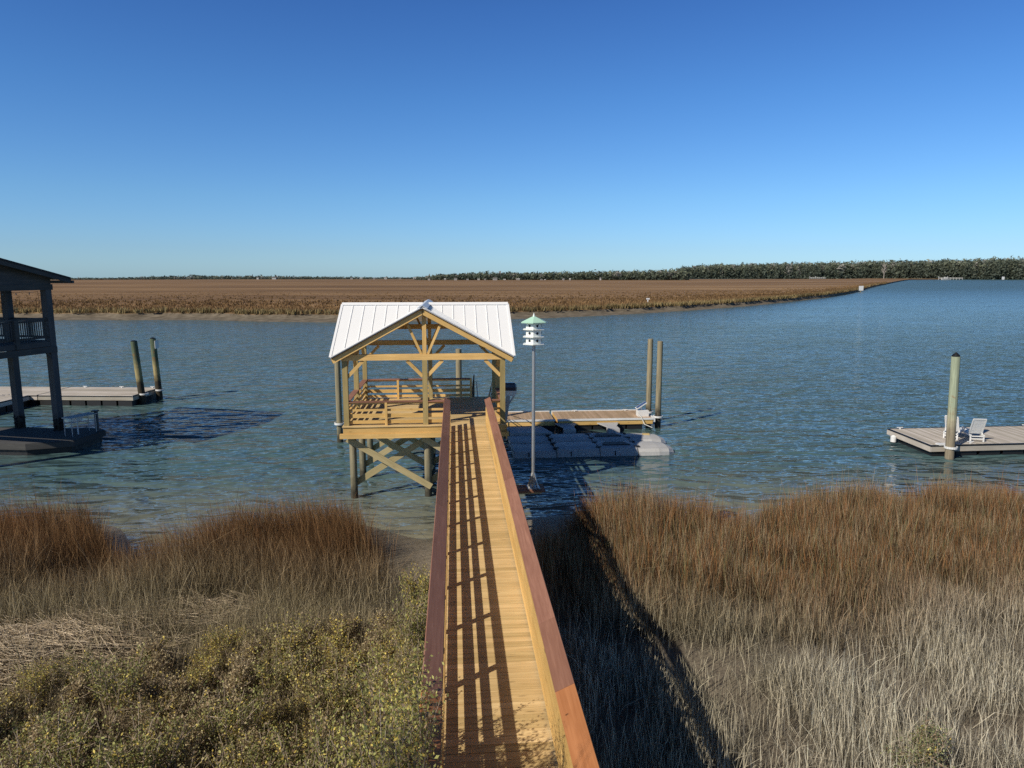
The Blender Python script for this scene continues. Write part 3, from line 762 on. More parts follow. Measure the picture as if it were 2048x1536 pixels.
for a in (-1, 1):
    m = MB()
    for b in (-1, 1):
        m.slab([(cx + a * HW * 1.003, cy, ZR + .045), (cx + a * .12, cy, ZR + .045), (cx + a * .12, cy + b * .17, ZR + .045 - .17 * S_), (cx + a * HW * 1.003, cy + b * .17, ZR + .045 - .17 * S_)], .02, .5)
    m.build('ridge_cap', M['roof_metal'], root)
    m = MB()
    for b in (-1, 1):
        m.slab([(cx, cy + a * HW * 1.008, ZR + .06), (cx, cy + a * .02, ZR + .06), (cx + b * .19, cy + a * .02, ZR + .06 - .19 * S_), (cx + b * .19, cy + a * HW * 1.008, ZR + .06 - .19 * S_)], .022, .5)
    rc = m.build('ridge_cap', M['ridge_metal'], root); rc['label'] = 'bare silver ridge cap'
# pavilion railings
def railing(p, q, horiz, gates=()):
    """p, q in plan; slats on the inner side, cap on top"""
    (xa, ya), (xb, yb) = p, q
    for (z0, z1) in ((.06, .18), (.28, .43), (.53, .61), (.80, .87)):
        m = MB()
        if horiz: m.box(xa, xb, ya - .02, ya + .02, DK + z0, DK + z1)
        else: m.box(xa - .02, xa + .02, ya, yb, DK + z0, DK + z1)
        m.build('rail_slat', M['pine'], root)
    m = MB()
    if horiz: m.box(xa, xb, ya - .115, ya + .115, CAP - .038, CAP - .002)
    else: m.box(xa - .115, xa + .115, ya, yb, CAP - .036, CAP)
    m.build('rail_cap', M['cap'], root, bevel=.005)
    L = (xb - xa) if horiz else (yb - ya); k = max(1, round(L / 1.5))
    for i in range(1, k):
        m = MB(); f = i / k
        if horiz: m.box(xa + L * f - .045, xa + L * f + .045, ya - .115 + .0, ya - .023, DK, CAP - .04)
        else: m.box(xa - .113, xa - .023, ya + L * f - .045, ya + L * f + .045, DK, CAP - .04)
        m.build('rail_post', M['pine'], root)
railing((PX[0] + .10, PY[0] + .02), (PX[1] - .10, 0), True)
railing((PX[1] + .10, PY[0] + .02), (-.44, 0), True)
railing((1.34, PY[0] + .02), (PX[2] - .10, 0), True)
railing((PX[0], PY[0] + .10), (PX[0], PY[1] - .1), False)
railing((PX[0], PY[1] + .10), (PX[0], PY[2] - .1), False)
railing((PX[0] + .10, PY[2]), (PX[1] - .10, 0), True)
railing((PX[1] + .10, PY[2]), (.66, 0), True)
m = MB(); m.box(.665, .755, PY[2] - .05, PY[2] + .05, DK, CAP); m.build('rail_post', M['pine'], root)
railing((PX[2], PY[0] + .10), (PX[2], PY[1] - .1), False)
# boards skirting the right-hand edge
for k in range(3):
    m = MB(); m.box(X1 + .002, X1 + .04, Y0 - .05, PY[1], DK - .16 - k * .2, DK - .01 - k * .2); m.build('skirt_board', M['pine'], root)
# piles and cross braces
for py in (26.78, 29.42, 32.1):
    for px in (-3.92, -1.09, 1.70):
        m = MB(); m.cyl((px, py, -1.4), (px, py, DK - .46), .145, .13, 16); m.build('support_pile', M['pile_b'], root)
for j, py in enumerate((26.78, 29.42, 32.1)):
    for a, b in ((-3.92, -1.09), (-1.09, 1.70)):
        m = MB(); m.beam((a - .18, py - .165, 2.36), (b + .12, py - .165, .42), .235, .05, (0, 1, .02)); m.build('cross_brace', M['brace'], root)
        m = MB(); m.beam((a + .05, py + .165, .55), (b + .1, py + .165, 2.33), .235, .05, (0, 1, .02)); m.build('cross_brace', M['brace'], root)
# ------------------------------------------------------------------ free-standing piles and hoops
def pile(p0, p1, r, mat, label, cap=None, group=None, hoop=None, taper=.93, sign=None):
    o = thing('mooring_pile', (p0[0], p0[1], 0), label, 'piling', group)
    m = MB(); m.cyl(p0, p1, r, r * taper, 20); m.build('pile', M[mat], o)
    P = Vector(p1)
    if cap:
        m = MB(); m.cyl(P + Vector((0, 0, .003)), P + Vector((0, 0, .05)), r * .86, r * .86, 18); m.cyl(P + Vector((0, 0, .05)), P + Vector((0, 0, cap)), r * .86, r * .1, 18); m.build('pile_cap', M['black'], o)
    if sign:
        m = MB(); m.box(P.x + r + .01, P.x + r + .035, P.y - .3, P.y + .3, P.z - .65, P.z - .12); m.build('sign_board', M['white'], o)
    return o
def hoop(root, c, r, side, name='pile_hoop'):
    m = MB(); n = 20; ring = [Vector((c[0] + math.cos(6.2832 * i / n) * r, c[1] + math.sin(6.2832 * i / n) * r, c[2])) for i in range(n)]
    for i in range(n): m.beam(ring[i], ring[(i + 1) % n], .05, .10, (0, 0, 1), .5)
    m.beam((c[0], c[1] + r * side, c[2]), (c[0], c[1] + (r + .2) * side, c[2]), .3, .09, (0, 0, 1), .5)
    return m.build(name, M['white'], root)

o = pile((-5.93, 36.2, -1.4), (-5.93, 36.2, 4.7), .155, 'pile_b', 'weathered pile with a white collar standing behind the left side of the pavilion')
hoop(o, (-5.93, 36.2, .97), .24, 0)
pile((.19, 37.4, -1.4), (.19, 37.4, 4.62), .165, 'pile_g', 'lone grey pile rising behind the back railing of the pavilion')
pile((11.16, 39.75, -1.4), (11.16, 39.75, 4.86), .165, 'pile_g', 'taller grey pile of the pair at the end of the tan dock', group=None, hoop=True)
pile((11.32, 38.35, -1.4), (11.32, 38.35, 4.86), .165, 'pile_g', 'shorter darker footed pile at the front corner of the tan dock')

# ------------------------------------------------------------------ tan floating dock on the right
root = thing('floating_dock', (7, 39, 0), 'tan planked floating dock with white edging behind the grey boat lift', 'dock')
FD = .60
def deck_boards(m, poly_x0, poly_x1, y0, y1, along='y', wd=.14, z=FD):
    if along == 'y':
        x = poly_x0
        while x < poly_x1: m.box(x, min(x + wd - .007, poly_x1), y0, y1, z - .035 - random.uniform(0, .003), z); x += wd
    else:
        y = y0
        while y < y1: m.box(poly_x0, poly_x1, y, min(y + wd - .007, y1), z - .035 - random.uniform(0, .003), z); y += wd
for a, b in ((-.3, 5.45), (5.56, 10.95)):
    m = MB(); deck_boards(m, a + .06, b - .06, 37.95, 40.35); m.build('deck_planks', M['tan_deck'], root)
    m = MB(); m.box(a, b, 37.86, 37.94, .545, .645, .5); m.build('edge_bumper', M['white'], root)
    m = MB(); m.box(a, b, 40.36, 40.42, .42, .645, .5); m.build('edge_bumper', M['white'], root)
    m = MB(); m.box(a + .05, b - .05, 37.90, 40.36, .30, .54); m.build('frame_board', M['pine'], root)
    k = int((b - a) / .95)
    for i in range(k):
        for y0, y1 in ((37.98, 39.1), (39.2, 40.3)):
            m = MB(); m.box(a + .12 + i * .95, a + .97 + i * .95, y0, y1, -.3, .295, .5); m.build('float_tub', M['float'], root, bevel=.03)
m = MB(); m.box(10.955, 11.03, 37.86, 40.42, .42, .645, .5); m.build('edge_bumper', M['white'], root)
hoop(root, (11.32, 38.35, .62), .25, 0); hoop(root, (11.16, 39.75, .62), .25, 0)
for xx in (1.2, 4.0, 6.9, 9.9):
    m = MB(); yy = 40.28; m.box(xx - .04, xx + .04, yy - .03, yy + .03, FD, FD + .06, .5); m.beam((xx - .14, yy, FD + .075), (xx + .14, yy, FD + .075), .04, .035, (0, 0, 1), .5); m.build('cleat', M['white'], root)
# utility box at the corner
root = thing('dock_box', (10.5, 38.7, FD), 'white pedestal box with tilted blue panel at the dock corner', 'dock box')
m = MB(); m.box(10.22, 10.82, 38.45, 38.95, FD, FD + .34, .5); m.build('box_body', M['white'], root, bevel=.02)
m = MB(); m.beam((10.15, 38.72, FD + .42), (10.72, 38.72, FD + .78), .42, .05, (0, 0, 1), .5); m.build('panel_frame', M['white'], root)
m = MB(); m.beam((10.17, 38.70, FD + .463), (10.70, 38.70, FD + .798), .34, .02, (0, 0, 1), .5); m.build('panel', M['blue_screen'], root)
m = MB(); m.cyl((10.45, 38.72, FD + .34), (10.45, 38.72, FD + .6), .05, .05, 10); m.build('bracket', M['white'], root)
m = MB(); m.tube([(10.1, 38.4, FD + .3), (10.25, 37.84, FD + .08), (10.35, 37.6, .35), (10.45, 36.4, .42)], .022, 6)
tag(m.build('mooring_line', M['rope'], None, (10.2, 38, .5)), 'white rope hanging from the dock corner to the grey lift', 'rope')

# ------------------------------------------------------------------ modular drive-on lift
root = thing('boat_lift', (6.2, 33.5, 0), 'grey modular plastic drive on lift floating in front of the tan dock', 'boat lift')
def module(x0, x1, y0, y1, z0, z1, bow=False, stern=False, crown=.06):
    m = MB()
    def ring(x, k, zt, inset=0):
        a, b = y0 + inset, y1 - inset; h = zt - z0
        return [(x, a + .10, z0), (x, a, z0 + h * .35), (x, a + .03, z0 + h * .72), (x, a + .16, zt), (x, (a + b) / 2 - .16, zt + crown), (x, (a + b) / 2 + .16, zt + crown), (x, b - .16, zt), (x, b - .03, z0 + h * .72), (x, b, z0 + h * .35), (x, b - .10, z0)]
    xs_ = [x0, x0 + .06, x1 - .06, x1]
    if bow:
        R_ = [ring(x0, 0, z1), ring(x1 - .8, 0, z1), ring(x1 - .30, 0, z1 - .04, .10), ring(x1, 0, z1 - .17, .32)]
    else:
        R_ = [ring(x0, 0, z1 - .03, .025), ring(x0 + .05, 0, z1), ring((x0 + x1) / 2 - .03, 0, z1), ring((x0 + x1) / 2, 0, z1 - .02, .02), ring((x0 + x1) / 2 + .03, 0, z1), ring(x1 - .05, 0, z1), ring(x1, 0, z1 - .03, .025)]
    m.loft(R_, .5)
    return m.build('lift_module', M['lift'], root)
for (ya, yb, xe) in ((32.15, 33.95, 10.45), (34.05, 35.75, 10.62)):
    ed = (2.66, 4.72, 6.78, 8.62, xe)
    zt = (.28, .35, .37, .31)
    for i in range(4): module(ed[i] + .015, ed[i + 1] - .015, ya, yb, -.16, zt[i], bow=(i == 3), crown=.03 if i < 3 else .05)
    m = MB(); yc = (ya + yb) / 2
    m.prism([(7.0, yc - .28), (8.35, yc - .28), (8.12, yc + .28), (7.16, yc + .28)], .37, .44, .5); m.build('recess_patch', M['recess'], root)  # near-black raised patch stands in for the shaded recess of the module
    for xx in ed[1:-1]:
        for yy in (ya + .42, yb - .42):
            m = MB(); m.box(xx - .13, xx + .13, yy - .08, yy + .08, .26, .40, .5); m.build('coupling_pin', M['recess'], root)
    for xx in (3.4, 5.4, 7.5):
        m = MB(); m.box(xx - .02, xx + .02, ya - .012, ya + .06, .05, .26, .5); m.build('seam_slot', M['recess'], root)
m = MB(); m.prism([(2.66, 35.8), (5.0, 35.8), (4.6, 37.4), (2.66, 37.4)], .02, .38, .5); m.build('lift_module', M['lift'], root)
m = MB(); m.prism([(9.55, 35.0), (9.9, 34.9), (9.95, 35.2), (9.6, 35.25)], .33, .40, .5); m.build('wear_pad', M['yellow_plastic'], root)
for xx in (6.0, 8.35):
    m = MB(); m.prism([(xx - .60, 37.84), (xx + .60, 37.84), (xx + .24, 36.75), (xx - .24, 36.75)], .38, .43, .5); m.box(xx - .30, xx + .30, 36.2, 36.75, -.05, .44, .5); m.build('dock_bracket', M['lift'], root)

# ------------------------------------------------------------------ birdhouse on its pole
bx, by = 2.03, 18.15
root = thing('bird_house', (bx, by, DK), 'white three tier bird house with mint green roof on a tall grey pole', 'bird house')
m = MB(); m.cyl((bx, by, DK - .05), (bx, by, 6.75), .045, .045, 14); m.build('pole', M['galv'], root)
def ngon(r, z, n=6, rot=.35): return [Vector((bx + r * math.cos(6.28319 * i / n + rot), by + r * math.sin(6.28319 * i / n + rot), z)) for i in range(n)]
for k, z0 in enumerate((6.72, 6.91, 7.10)):
    m = MB(); m.loft([ngon(.225, z0 + .025), ngon(.225, z0 + .19)], .5); t_ = m.build('nest_tier', M['bh_white'], root)
    m = MB(); m.loft([ngon(.30, z0 - .005), ngon(.31, z0 + .005), ngon(.31, z0 + .024)], .5); m.build('porch', M['bh_white'], t_)
    for i in range(6):
        a = 6.28319 * (i + .5) / 6 + .35; c = Vector((bx + .19 * math.cos(a), by + .19 * math.sin(a), z0 + .105)); d = Vector((math.cos(a), math.sin(a), 0))
        m = MB(); m.cyl(c, c + d * .0105, .033, .033, 14); m.build('entrance_hole', M['recess'], t_)
m = MB(); m.loft([ngon(.36, 7.275), ngon(.365, 7.295), ngon(.05, 7.435)], .5); m.build('roof', M['bh_green'], root)
m = MB(); m.cyl((bx, by, 7.42), (bx, by, 7.475), .03, .03, 10); m.cyl((bx, by, 7.475), (bx, by, 7.53), .018, .006, 10); m.build('finial', M['bh_white'], root)
m = MB()
for i in range(4):
    a = math.pi / 4 + i * math.pi / 2; q = Vector((bx + .17 * math.cos(a), by + .17 * math.sin(a), DK + .015))
    m.beam(q, (bx + .03 * math.cos(a), by + .03 * math.sin(a), DK + .42), .035, .02, (0, 0, 1), .5)
m.box(bx - .17, bx + .17, by - .17, by + .17, DK - .0, DK + .02, .5); m.build('base_bracket', M['galv'], root)
root = thing('pole_bracket', (1.9, 18.1, DK), 'short board ledge jutting from the boardwalk under the bird house pole', 'bracket')
for k in range(4): m = MB(); m.box(1.56, 2.32, 17.86 + k * .145, 17.995 + k * .145, DK - .05, DK - .003); m.build('board', M['cap_new' if k % 2 else 'cap'], root)
m = MB(); m.box(1.56, 2.25, 18.08, 18.13, DK - .16, DK - .055); m.build('bearer', M['brace'], root)

# ------------------------------------------------------------------ outboard motor on its stand by the pavilion
root = thing('outboard_motor', (2.25, 29.6, 1.6), 'navy and white outboard motor mounted behind the front right post', 'outboard motor')
ox, oy = 2.28, 29.6
def orng(z, x0, x1, hw, sh=.0): return [(x0 + sh, oy - hw * .6, z), (x1 - .06 + sh, oy - hw, z), (x1 + sh, oy - hw * .5, z), (x1 + sh, oy + hw * .5, z), (x1 - .06 + sh, oy + hw, z), (x0 + sh, oy + hw * .6, z)]
m = MB(); m.loft([orng(3.66, ox - .30, ox + .30, .20), orng(3.80, ox - .31, ox + .31, .21), orng(3.93, ox - .27, ox + .28, .18), orng(3.98, ox - .18, ox + .20, .12)], .5); m.build('cowling', M['navy'], root, bevel=.02)
m = MB(); m.loft([orng(3.42, ox - .28, ox + .24, .17), orng(3.56, ox - .30, ox + .30, .20), orng(3.655, ox - .31, ox + .31, .208)], .5); m.build('lower_cowling', M['white'], root, bevel=.015)
m = MB(); m.beam((ox - .05, oy, 3.42), (ox - .24, oy, 1.98), .10, .17, (1, 0, 0), .5); m.beam((ox + .20, oy, 3.42), (ox - .10, oy, 2.95), .05, .07, (1, 0, 0), .5); m.build('leg', M['silver'], root)
m = MB(); m.beam((ox - .22, oy, 2.02), (ox - .26, oy, 1.78), .09, .30, (1, 0, 0), .5); m.beam((ox - .40, oy, 1.80), (ox - .02, oy, 1.80), .12, .10, (0, 0, 1), .5); m.build('gearcase', M['silver'], root)
m = MB()
for i in range(3):
    a = i * 2.094 + .3; m.beam((ox - .02, oy, 1.80), (ox + .0, oy + .14 * math.cos(a), 1.80 + .14 * math.sin(a)), .09, .012, (1, .4, 0), .5)
m.build('propeller', M['black'], root)
m = MB(); m.box(ox - .42, ox - .20, oy - .12, oy + .12, 3.02, 3.40, .5); m.build('clamp_bracket', M['silver'], root)
m = MB(); m.box(1.905, 2.0, oy - .2, oy + .2, 2.55, 3.4, .5); m.box(1.78, 1.93, oy - .3, oy + .3, 2.95, 3.03, .5); m.build('mounting_board', M['brace'], root)

# ------------------------------------------------------------------ gangway down to the dock
root = thing('gangway', (1.33, 32.6, 2.8), 'narrow gangway with thin black railings leading down from the pavilion back', 'gangway')
gx0, gx1 = .86, 1.80; ga, gb = (32.46, 2.86), (38.6, .74)
m = MB(); nb_ = 40
for i in range(nb_):
    f0, f1 = i / nb_, (i + .94) / nb_; P0 = (ga[0] + (gb[0] - ga[0]) * f0, ga[1] + (gb[1] - ga[1]) * f0); P1 = (ga[0] + (gb[0] - ga[0]) * f1, ga[1] + (gb[1] - ga[1]) * f1)
    m.slab([(gx0, P0[0], P0[1]), (gx1, P0[0], P0[1]), (gx1, P1[0], P1[1]), (gx0, P1[0], P1[1])], .035)
m.build('tread', M['grey_deck'], root)
for xx in (gx0, gx1):
    m = MB(); m.beam((xx, ga[0], ga[1] - .1), (xx, gb[0], gb[1] - .1), .05, .15, (0, 0, 1), .5); m.build('side_rail', M['silver'], root)
    m = MB()
    for f in (0.0, .25, .5, .75, 1.0):
        yy = ga[0] + (gb[0] - ga[0]) * f; zz = ga[1] + (gb[1] - ga[1]) * f; m.cyl((xx, yy + .03, zz), (xx, yy + .03, zz + 1.06), .024, .024, 8)
    m.cyl((xx, ga[0] + .03, ga[1] + 1.06), (xx, gb[0] + .03, gb[1] + 1.06), .024, .024, 8); m.cyl((xx, ga[0] + .03, ga[1] + .55), (xx, gb[0] + .03, gb[1] + .55), .016, .016, 8); m.build('handrail', M['black'], root)
m = MB(); m.tube([(gx0 + .16, 34.0, 3.35), (gx0 + .22, 34.2, 2.6)], .03, 8); m.build('fender_pole', M['white'], root)

# ------------------------------------------------------------------ boathouse on the left
Rp = Vector((-20.33, 37.5, 0)); A_ = R(17.7); aw = Vector((math.sin(A_), math.cos(A_), 0)); lf = Vector((-math.cos(A_), math.sin(A_), 0))
Q = lambda a, b, z: Rp - aw * a + lf * b + Vector((0, 0, z))      # a: towards the camera along the visible side, b: to the left
root = thing('boathouse', tuple(Rp), 'dark weathered two storey boathouse with railed upper deck at the left edge', 'boathouse')
LA, LB = 6.6, 6.2
for (a, b) in ((0, 0), (0, 2.45), (0, LB), (3.4, LB), (LA, 0), (LA, LB)):
    q = Q(a, b, 0); m = MB(); m.obox(q + Vector((0, 0, 3.5)), 9.0 - .5, .34, .34, (0, 0, 1), aw, lf); m.build('post', M['oystered'], root)
    if a == 0 and b < 3:
        m = MB(); rnd = random.Random(int(b * 10))
        for _ in range(90):
            an = rnd.uniform(0, 6.28); zz = rnd.uniform(.55, 1.25); p = q + Vector((math.cos(an) * .2, math.sin(an) * .2, zz)); d = Vector((math.cos(an), math.sin(an), rnd.uniform(-.3, .8)))
            m.cyl(p - d * .05, p + d * rnd.uniform(.03, .09), .045, .012, 5, True, .5, False)
        m.build('oyster_crust', M['recess'], root)
def side(a0, a1, b0, b1, z0, z1, nm, mt='grey_dark'):
    p, q = Q((a0 + a1) / 2, (b0 + b1) / 2, (z0 + z1) / 2), None
    m = MB(); da, db = abs(a1 - a0), abs(b1 - b0)
    if da >= db: m.obox(p, da, db, z1 - z0, -aw, lf, (0, 0, 1))
    else: m.obox(p, db, da, z1 - z0, lf, aw, (0, 0, 1))
    return m.build(nm, M[mt], root)
side(-.15, LA + .2, -.22, -.16, 4.62, 4.92, 'girder'); side(-.1, LA + .2, -.155, -.10, 4.94, 5.18, 'rim_board')
side(-.2, -.14, -.1, LB + .2, 4.62, 5.18, 'girder'); side(LA + .155, LA + .21, -.1, LB + .2, 4.62, 5.18, 'girder')
m = MB(); k = 0
while k * .145 < LA + .2:
    m.obox(Q(k * .145 - .08, LB / 2, 5.2), LB + .2, .138, .04, lf, aw, (0, 0, 1)); k += 1
m.build('upper_deck', M['grey_dark'], root)
side(.16, 6.4, -.06, .03, 6.30, 6.38, 'rail_cap'); side(.16, 6.4, -.03, .0, 6.18, 6.28, 'top_rail'); side(.16, 6.4, -.03, .0, 5.34, 5.44, 'bottom_rail')
side(1.90, 2.12, -.22, -.04, 4.95, 6.34, 'newel_post'); side(4.3, 4.5, -.2, -.04, 4.95, 6.34, 'newel_post')
m = MB(); a = .28
while a < 6.3:
    m.obox(Q(a, -.045, 5.82), .86, .035, .03, (0, 0, 1), aw, lf); a += .125
m.build('baluster', M['grey_dark'], root)
m = MB(); b = .3
side(-.03, .0, .16, LB, 6.18, 6.34, 'top_rail'); side(-.03, .0, .16, LB, 5.34, 5.44, 'bottom_rail')
while b < LB - .1:
    m.obox(Q(-.03, b, 5.82), .86, .035, .03, (0, 0, 1), aw, lf); b += .125
m.build('baluster', M['grey_dark'], root)
m = MB(); m.beam(Q(.12, -.12, 4.3), Q(.42, -.12, 4.62), .08, .1, (0, 0, 1)); m.build('knee_brace', M['grey_dark'], root)
side(-.25, LA + .2, -.19, -.02, 7.74, 8.02, 'beam'); side(-.22, -.02, .0, LB, 7.74, 8.02, 'beam'); side(LA, LA + .2, .0, LB, 7.74, 8.02, 'beam')
zr = 8.36 + .235 * (LA / 2 + .85)
roofz = lambda a: zr - abs(a - LA / 2) * .235
m = MB(); cols_ = 26; zb = 8.02                       # gable siding, lapped boards
z = zb
while z < zr - .1:
    half = (zr - .12 - (z + .15)) / .235; half = min(half, LA / 2 + .2)
    if half > .1: m.obox(Q(LA / 2, -.12, z + .075), half * 2, .03, .148, -aw, lf, (0, 0, 1))
    z += .15
m.build('gable_siding', M['grey_dark'], root)
for sg in (-1, 1):
    ae = LA / 2 + sg * (LA / 2 + .85)
    m = MB(); m.slab([Q(LA / 2, -.75, zr), Q(ae, -.75, roofz(ae)), Q(ae, LB + .7, roofz(ae)), Q(LA / 2, LB + .7, zr)], .09, .5); m.build('roof_panel', M['shingle'], root)
    m = MB(); m.beam(Q(LA / 2, -.70, zr - .19), Q(ae, -.70, roofz(ae) - .19), .05, .2, (0, 0, 1)); m.build('fascia_board', M['grey_dark'], root)
    m = MB(); m.slab([Q(LA / 2, -.67, zr - .11), Q(ae, -.67, roofz(ae) - .11), Q(ae, -.13, roofz(ae) - .11), Q(LA / 2, -.13, zr - .11)], .03, .5); m.build('soffit', M['grey_dark'], root)
side(-1.02, -.87, -.75, LB + .6, 8.06, 8.2, 'gutter', 'black')
o = thing('string_lights', tuple(Q(2, -.1, 7.7)), 'thin string of small dark bulbs hanging under the boathouse beam', 'string lights')
pts = [Q(.35 + i * .12, .12, 7.68 - .05 * math.sin(math.pi * ((i * .12) % .8) / .8)) for i in range(46)]
m = MB(); m.tube(pts, .008, 5); m.tube([Q(.35, .12, 7.68), Q(.34, .12, 7.2), Q(.36, .12, 6.9)], .008, 5); m.build('cable', M['black'], o)
for i in range(4, 46, 6):
    m = MB(); m.cyl(pts[i] - Vector((0, 0, .01)), pts[i] - Vector((0, 0, .10)), .018, .028, 8); m.build('bulb', M['bulb'], o)

root = thing('floating_platform', (-20.5, 36.5, 0), 'low grey angled platform floating beneath the boathouse', 'dock')
poly = [(-17.95, 37.28), (-18.36, 34.97), (-20.26, 34.4), (-21.53, 34.62), (-27.5, 35.4), (-27.5, 39.2), (-23.6, 38.35), (-18.45, 37.75)][::-1]
m = MB(); m.prism(poly, .30, .56); m.build('frame_board', M['grey_dark'], root)
sh = [(x + (-20.8 - x) * .012, y + (36.5 - y) * .012) for x, y in poly]
m = MB(); m.prism(sh, .56, .60); m.build('deck_planks', M['grey_dark'], root)
sh = [(x + (-20.8 - x) * .07, y + (36.6 - y) * .07) for x, y in poly]
m = MB(); m.prism(sh, -.3, .30, .5); m.build('float_tub', M['float'], root)
m = MB(); m.box(-18.32, -18.18, 37.0, 37.14, .6, 1.62); m.build('corner_post', M['grey_dark'], root)
m = MB(); m.box(-18.42, -18.14, 36.94, 37.2, 1.62, 1.68); m.build('post_cap', M['black'], root)
root = thing('cleaning_table', (-18.75, 36.5, .6), 'pale fish cleaning table with a hanging sink on the boathouse platform', 'table')
tx = Vector((.42, .91, 0)).normalized(); ty = Vector((-tx.y, tx.x, 0)); tc = Vector((-18.74, 36.45, 0))
m = MB(); m.obox(tc + Vector((0, 0, 1.53)), 1.5, .62, .04, tx, ty, (0, 0, 1), .5); m.build('table_top', M['lift'], root)
for a in (-.66, .66):
    for b in (-.25, .25):
        q = tc + tx * a + ty * b; m = MB(); m.cyl(q + Vector((0, 0, .6)), q + Vector((0, 0, 1.51)), .022, .022, 8); m.build('leg', M['silver'], root)
q = tc - tx * .15; m = MB(); m.loft([[q + tx * (sx * .17 * s) + ty * (sy * .17 * s) + Vector((0, 0, z)) for sx, sy in ((-1, -1), (1, -1), (1, 1), (-1, 1))] for s, z in ((.75, 1.27), (1, 1.38), (1, 1.508))], .5); m.cyl(q + Vector((0, 0, .6)), q + Vector((0, 0, 1.27)), .03, .03, 8, True, .5); m.build('sink', M['white'], root)

# ------------------------------------------------------------------ grey floating dock on the left
root = thing('floating_dock', (-26, 50, 0), 'sunlit pale grey floating dock beyond the boathouse with two green piles', 'dock')
ux = Vector((.9905, -.137, 0)).normalized(); ux = Vector((1, -.12, 0)).normalized(); uy = Vector((-ux.y, ux.x, 0)); O_ = Vector((-21.0, 47.5, 0))
def ob(m, a0, a1, b0, b1, z0, z1, tint=None):
    c = O_ + ux * ((a0 + a1) / 2) + uy * ((b0 + b1) / 2) + Vector((0, 0, (z0 + z1) / 2)); da, db = a1 - a0, b1 - b0
    if da >= db: m.obox(c, da, db, z1 - z0, ux, uy, (0, 0, 1), tint)
    else: m.obox(c, db, da, z1 - z0, uy, -ux, (0, 0, 1), tint)
def dock_section(a0, a1, b0, b1, along_a=True, z=.70):
    m = MB(); k = b0 if along_a else a0; e = b1 if along_a else a1
    while k < e:
        if along_a: ob(m, a0, a1, k, min(k + .138, e), z - .035, z - random.uniform(0, .003))
        else: ob(m, k, min(k + .138, e), b0, b1, z - .035, z - random.uniform(0, .003))
        k += .145
    m.build('deck_planks', M['grey_deck'], root)
    m = MB(); ob(m, a0 - .03, a1 + .03, b0 - .03, b1 + .03, z - .33, z - .09); m.build('frame_board', M['grey_deck'], root)
    m = MB(); ob(m, a0 - .05, a1 + .05, b0 - .05, b1 + .05, z - .088, z - .037, .5); m.build('edge_bumper', M['black'], root)
    L_ = (a1 - a0) if along_a else (b1 - b0); k = max(2, int(L_ / .95))
    for i in range(k):
        m = MB()
        if along_a: ob(m, a0 + .05 + i * L_ / k, a0 + (i + .92) * L_ / k, b0 + .02, b1 - .02, -.3, z - .335, .5)
        else: ob(m, a0 + .02, a1 - .02, b0 + .05 + i * L_ / k, b0 + (i + .92) * L_ / k, -.3, z - .335, .5)
        m.build('float_tub', M['float'], root)
dock_section(-6.3, 0, 0, 3.3); dock_section(-11.5, -6.42, 0, 3.3); dock_section(-9.4, -6.9, -6.0, -.12, False)
for a in (-10, -7.2, -5.2, -2.6, -.4):
    m = MB(); ob(m, a - .04, a + .04, 3.12, 3.18, .70, .76, .5); ob(m, a - .15, a + .15, 3.13, 3.17, .765, .80, .5); m.build('cleat', M['white'], root)
h1 = O_ + ux * .25 + uy * .9; h2 = O_ + ux * .42 + uy * 2.6
hoop(root, (h1.x, h1.y, .66), .26, 0); hoop(root, (h2.x, h2.y, .66), .26, 0)
pile((h1.x, h1.y, -1.4), (h1.x - .40, h1.y + .05, 4.15), .22, 'pile_l', 'leaning green and rust stained pile at the front end of the left dock', cap=.09)
pile((h2.x, h2.y, -1.4), (h2.x - .22, h2.y, 4.18), .21, 'pile_l', 'green pile carrying a white sign board at the end of the left dock', cap=.1, sign=True)
o = thing('dock_ladder', (-28.9, 46.9, .3), 'white swim ladder at the far left end of the grey dock', 'ladder')
for s in (-.22, .22):
    m = MB(); c = O_ + ux * (-9.45) + uy * (-.9 + s); m.tube([c + Vector((0, 0, -.3)), c + Vector((0, 0, 1.45)), c + ux * .25 + Vector((0, 0, 1.6)), c + ux * .45 + Vector((0, 0, 1.45)), c + ux * .45 + Vector((0, 0, .7))], .022, 7); m.build('rail', M['white'], o)
m = MB()
for z in (0, .25, .5): c = O_ + ux * (-9.45) + uy * (-.9); m.cyl(c - uy * .22 + Vector((0, 0, z)), c + uy * .22 + Vector((0, 0, z)), .018, .018, 7)
m.build('rung', M['white'], o)

# ------------------------------------------------------------------ grey floating dock on the right
root = thing('floating_dock', (26, 32.3, 0), 'weathered grey floating dock at the right edge with a white lounger', 'dock')
O_ = Vector((22.30, 30.85, 0)); ux = Vector((1, .012, 0)).normalized(); uy = Vector((.06, 1, 0)).normalized()
RD = .55
m = MB(); k = 0
while k < 12: ob(m, k + .0, k + .14, .08, 3.68, RD - .035, RD - random.uniform(0, .004)); k += .147
m.build('deck_planks', M['grey_deck'], root)
for (a0, a1, b0, b1) in ((0, 12, 0, .07), (0, 12, 3.69, 3.76), (-.075, -.002, 0, 3.76)):
    m = MB(); ob(m, a0, a1, b0, b1, RD - .30, RD - .055); m.build('frame_board', M['grey_deck'], root)
    m = MB(); ob(m, a0, a1, b0 - .012, b1 + .0, RD - .053, RD + .012, .5); m.build('edge_bumper', M['black'], root)
for i in range(10):
    m = MB(); ob(m, .1 + i * 1.2, 1.15 + i * 1.2, .1, 3.6, -.3, RD - .31, .5); m.build('float_tub', M['float'], root)
hoop(root, (23.02, 30.55, RD - .02), .26, 0)
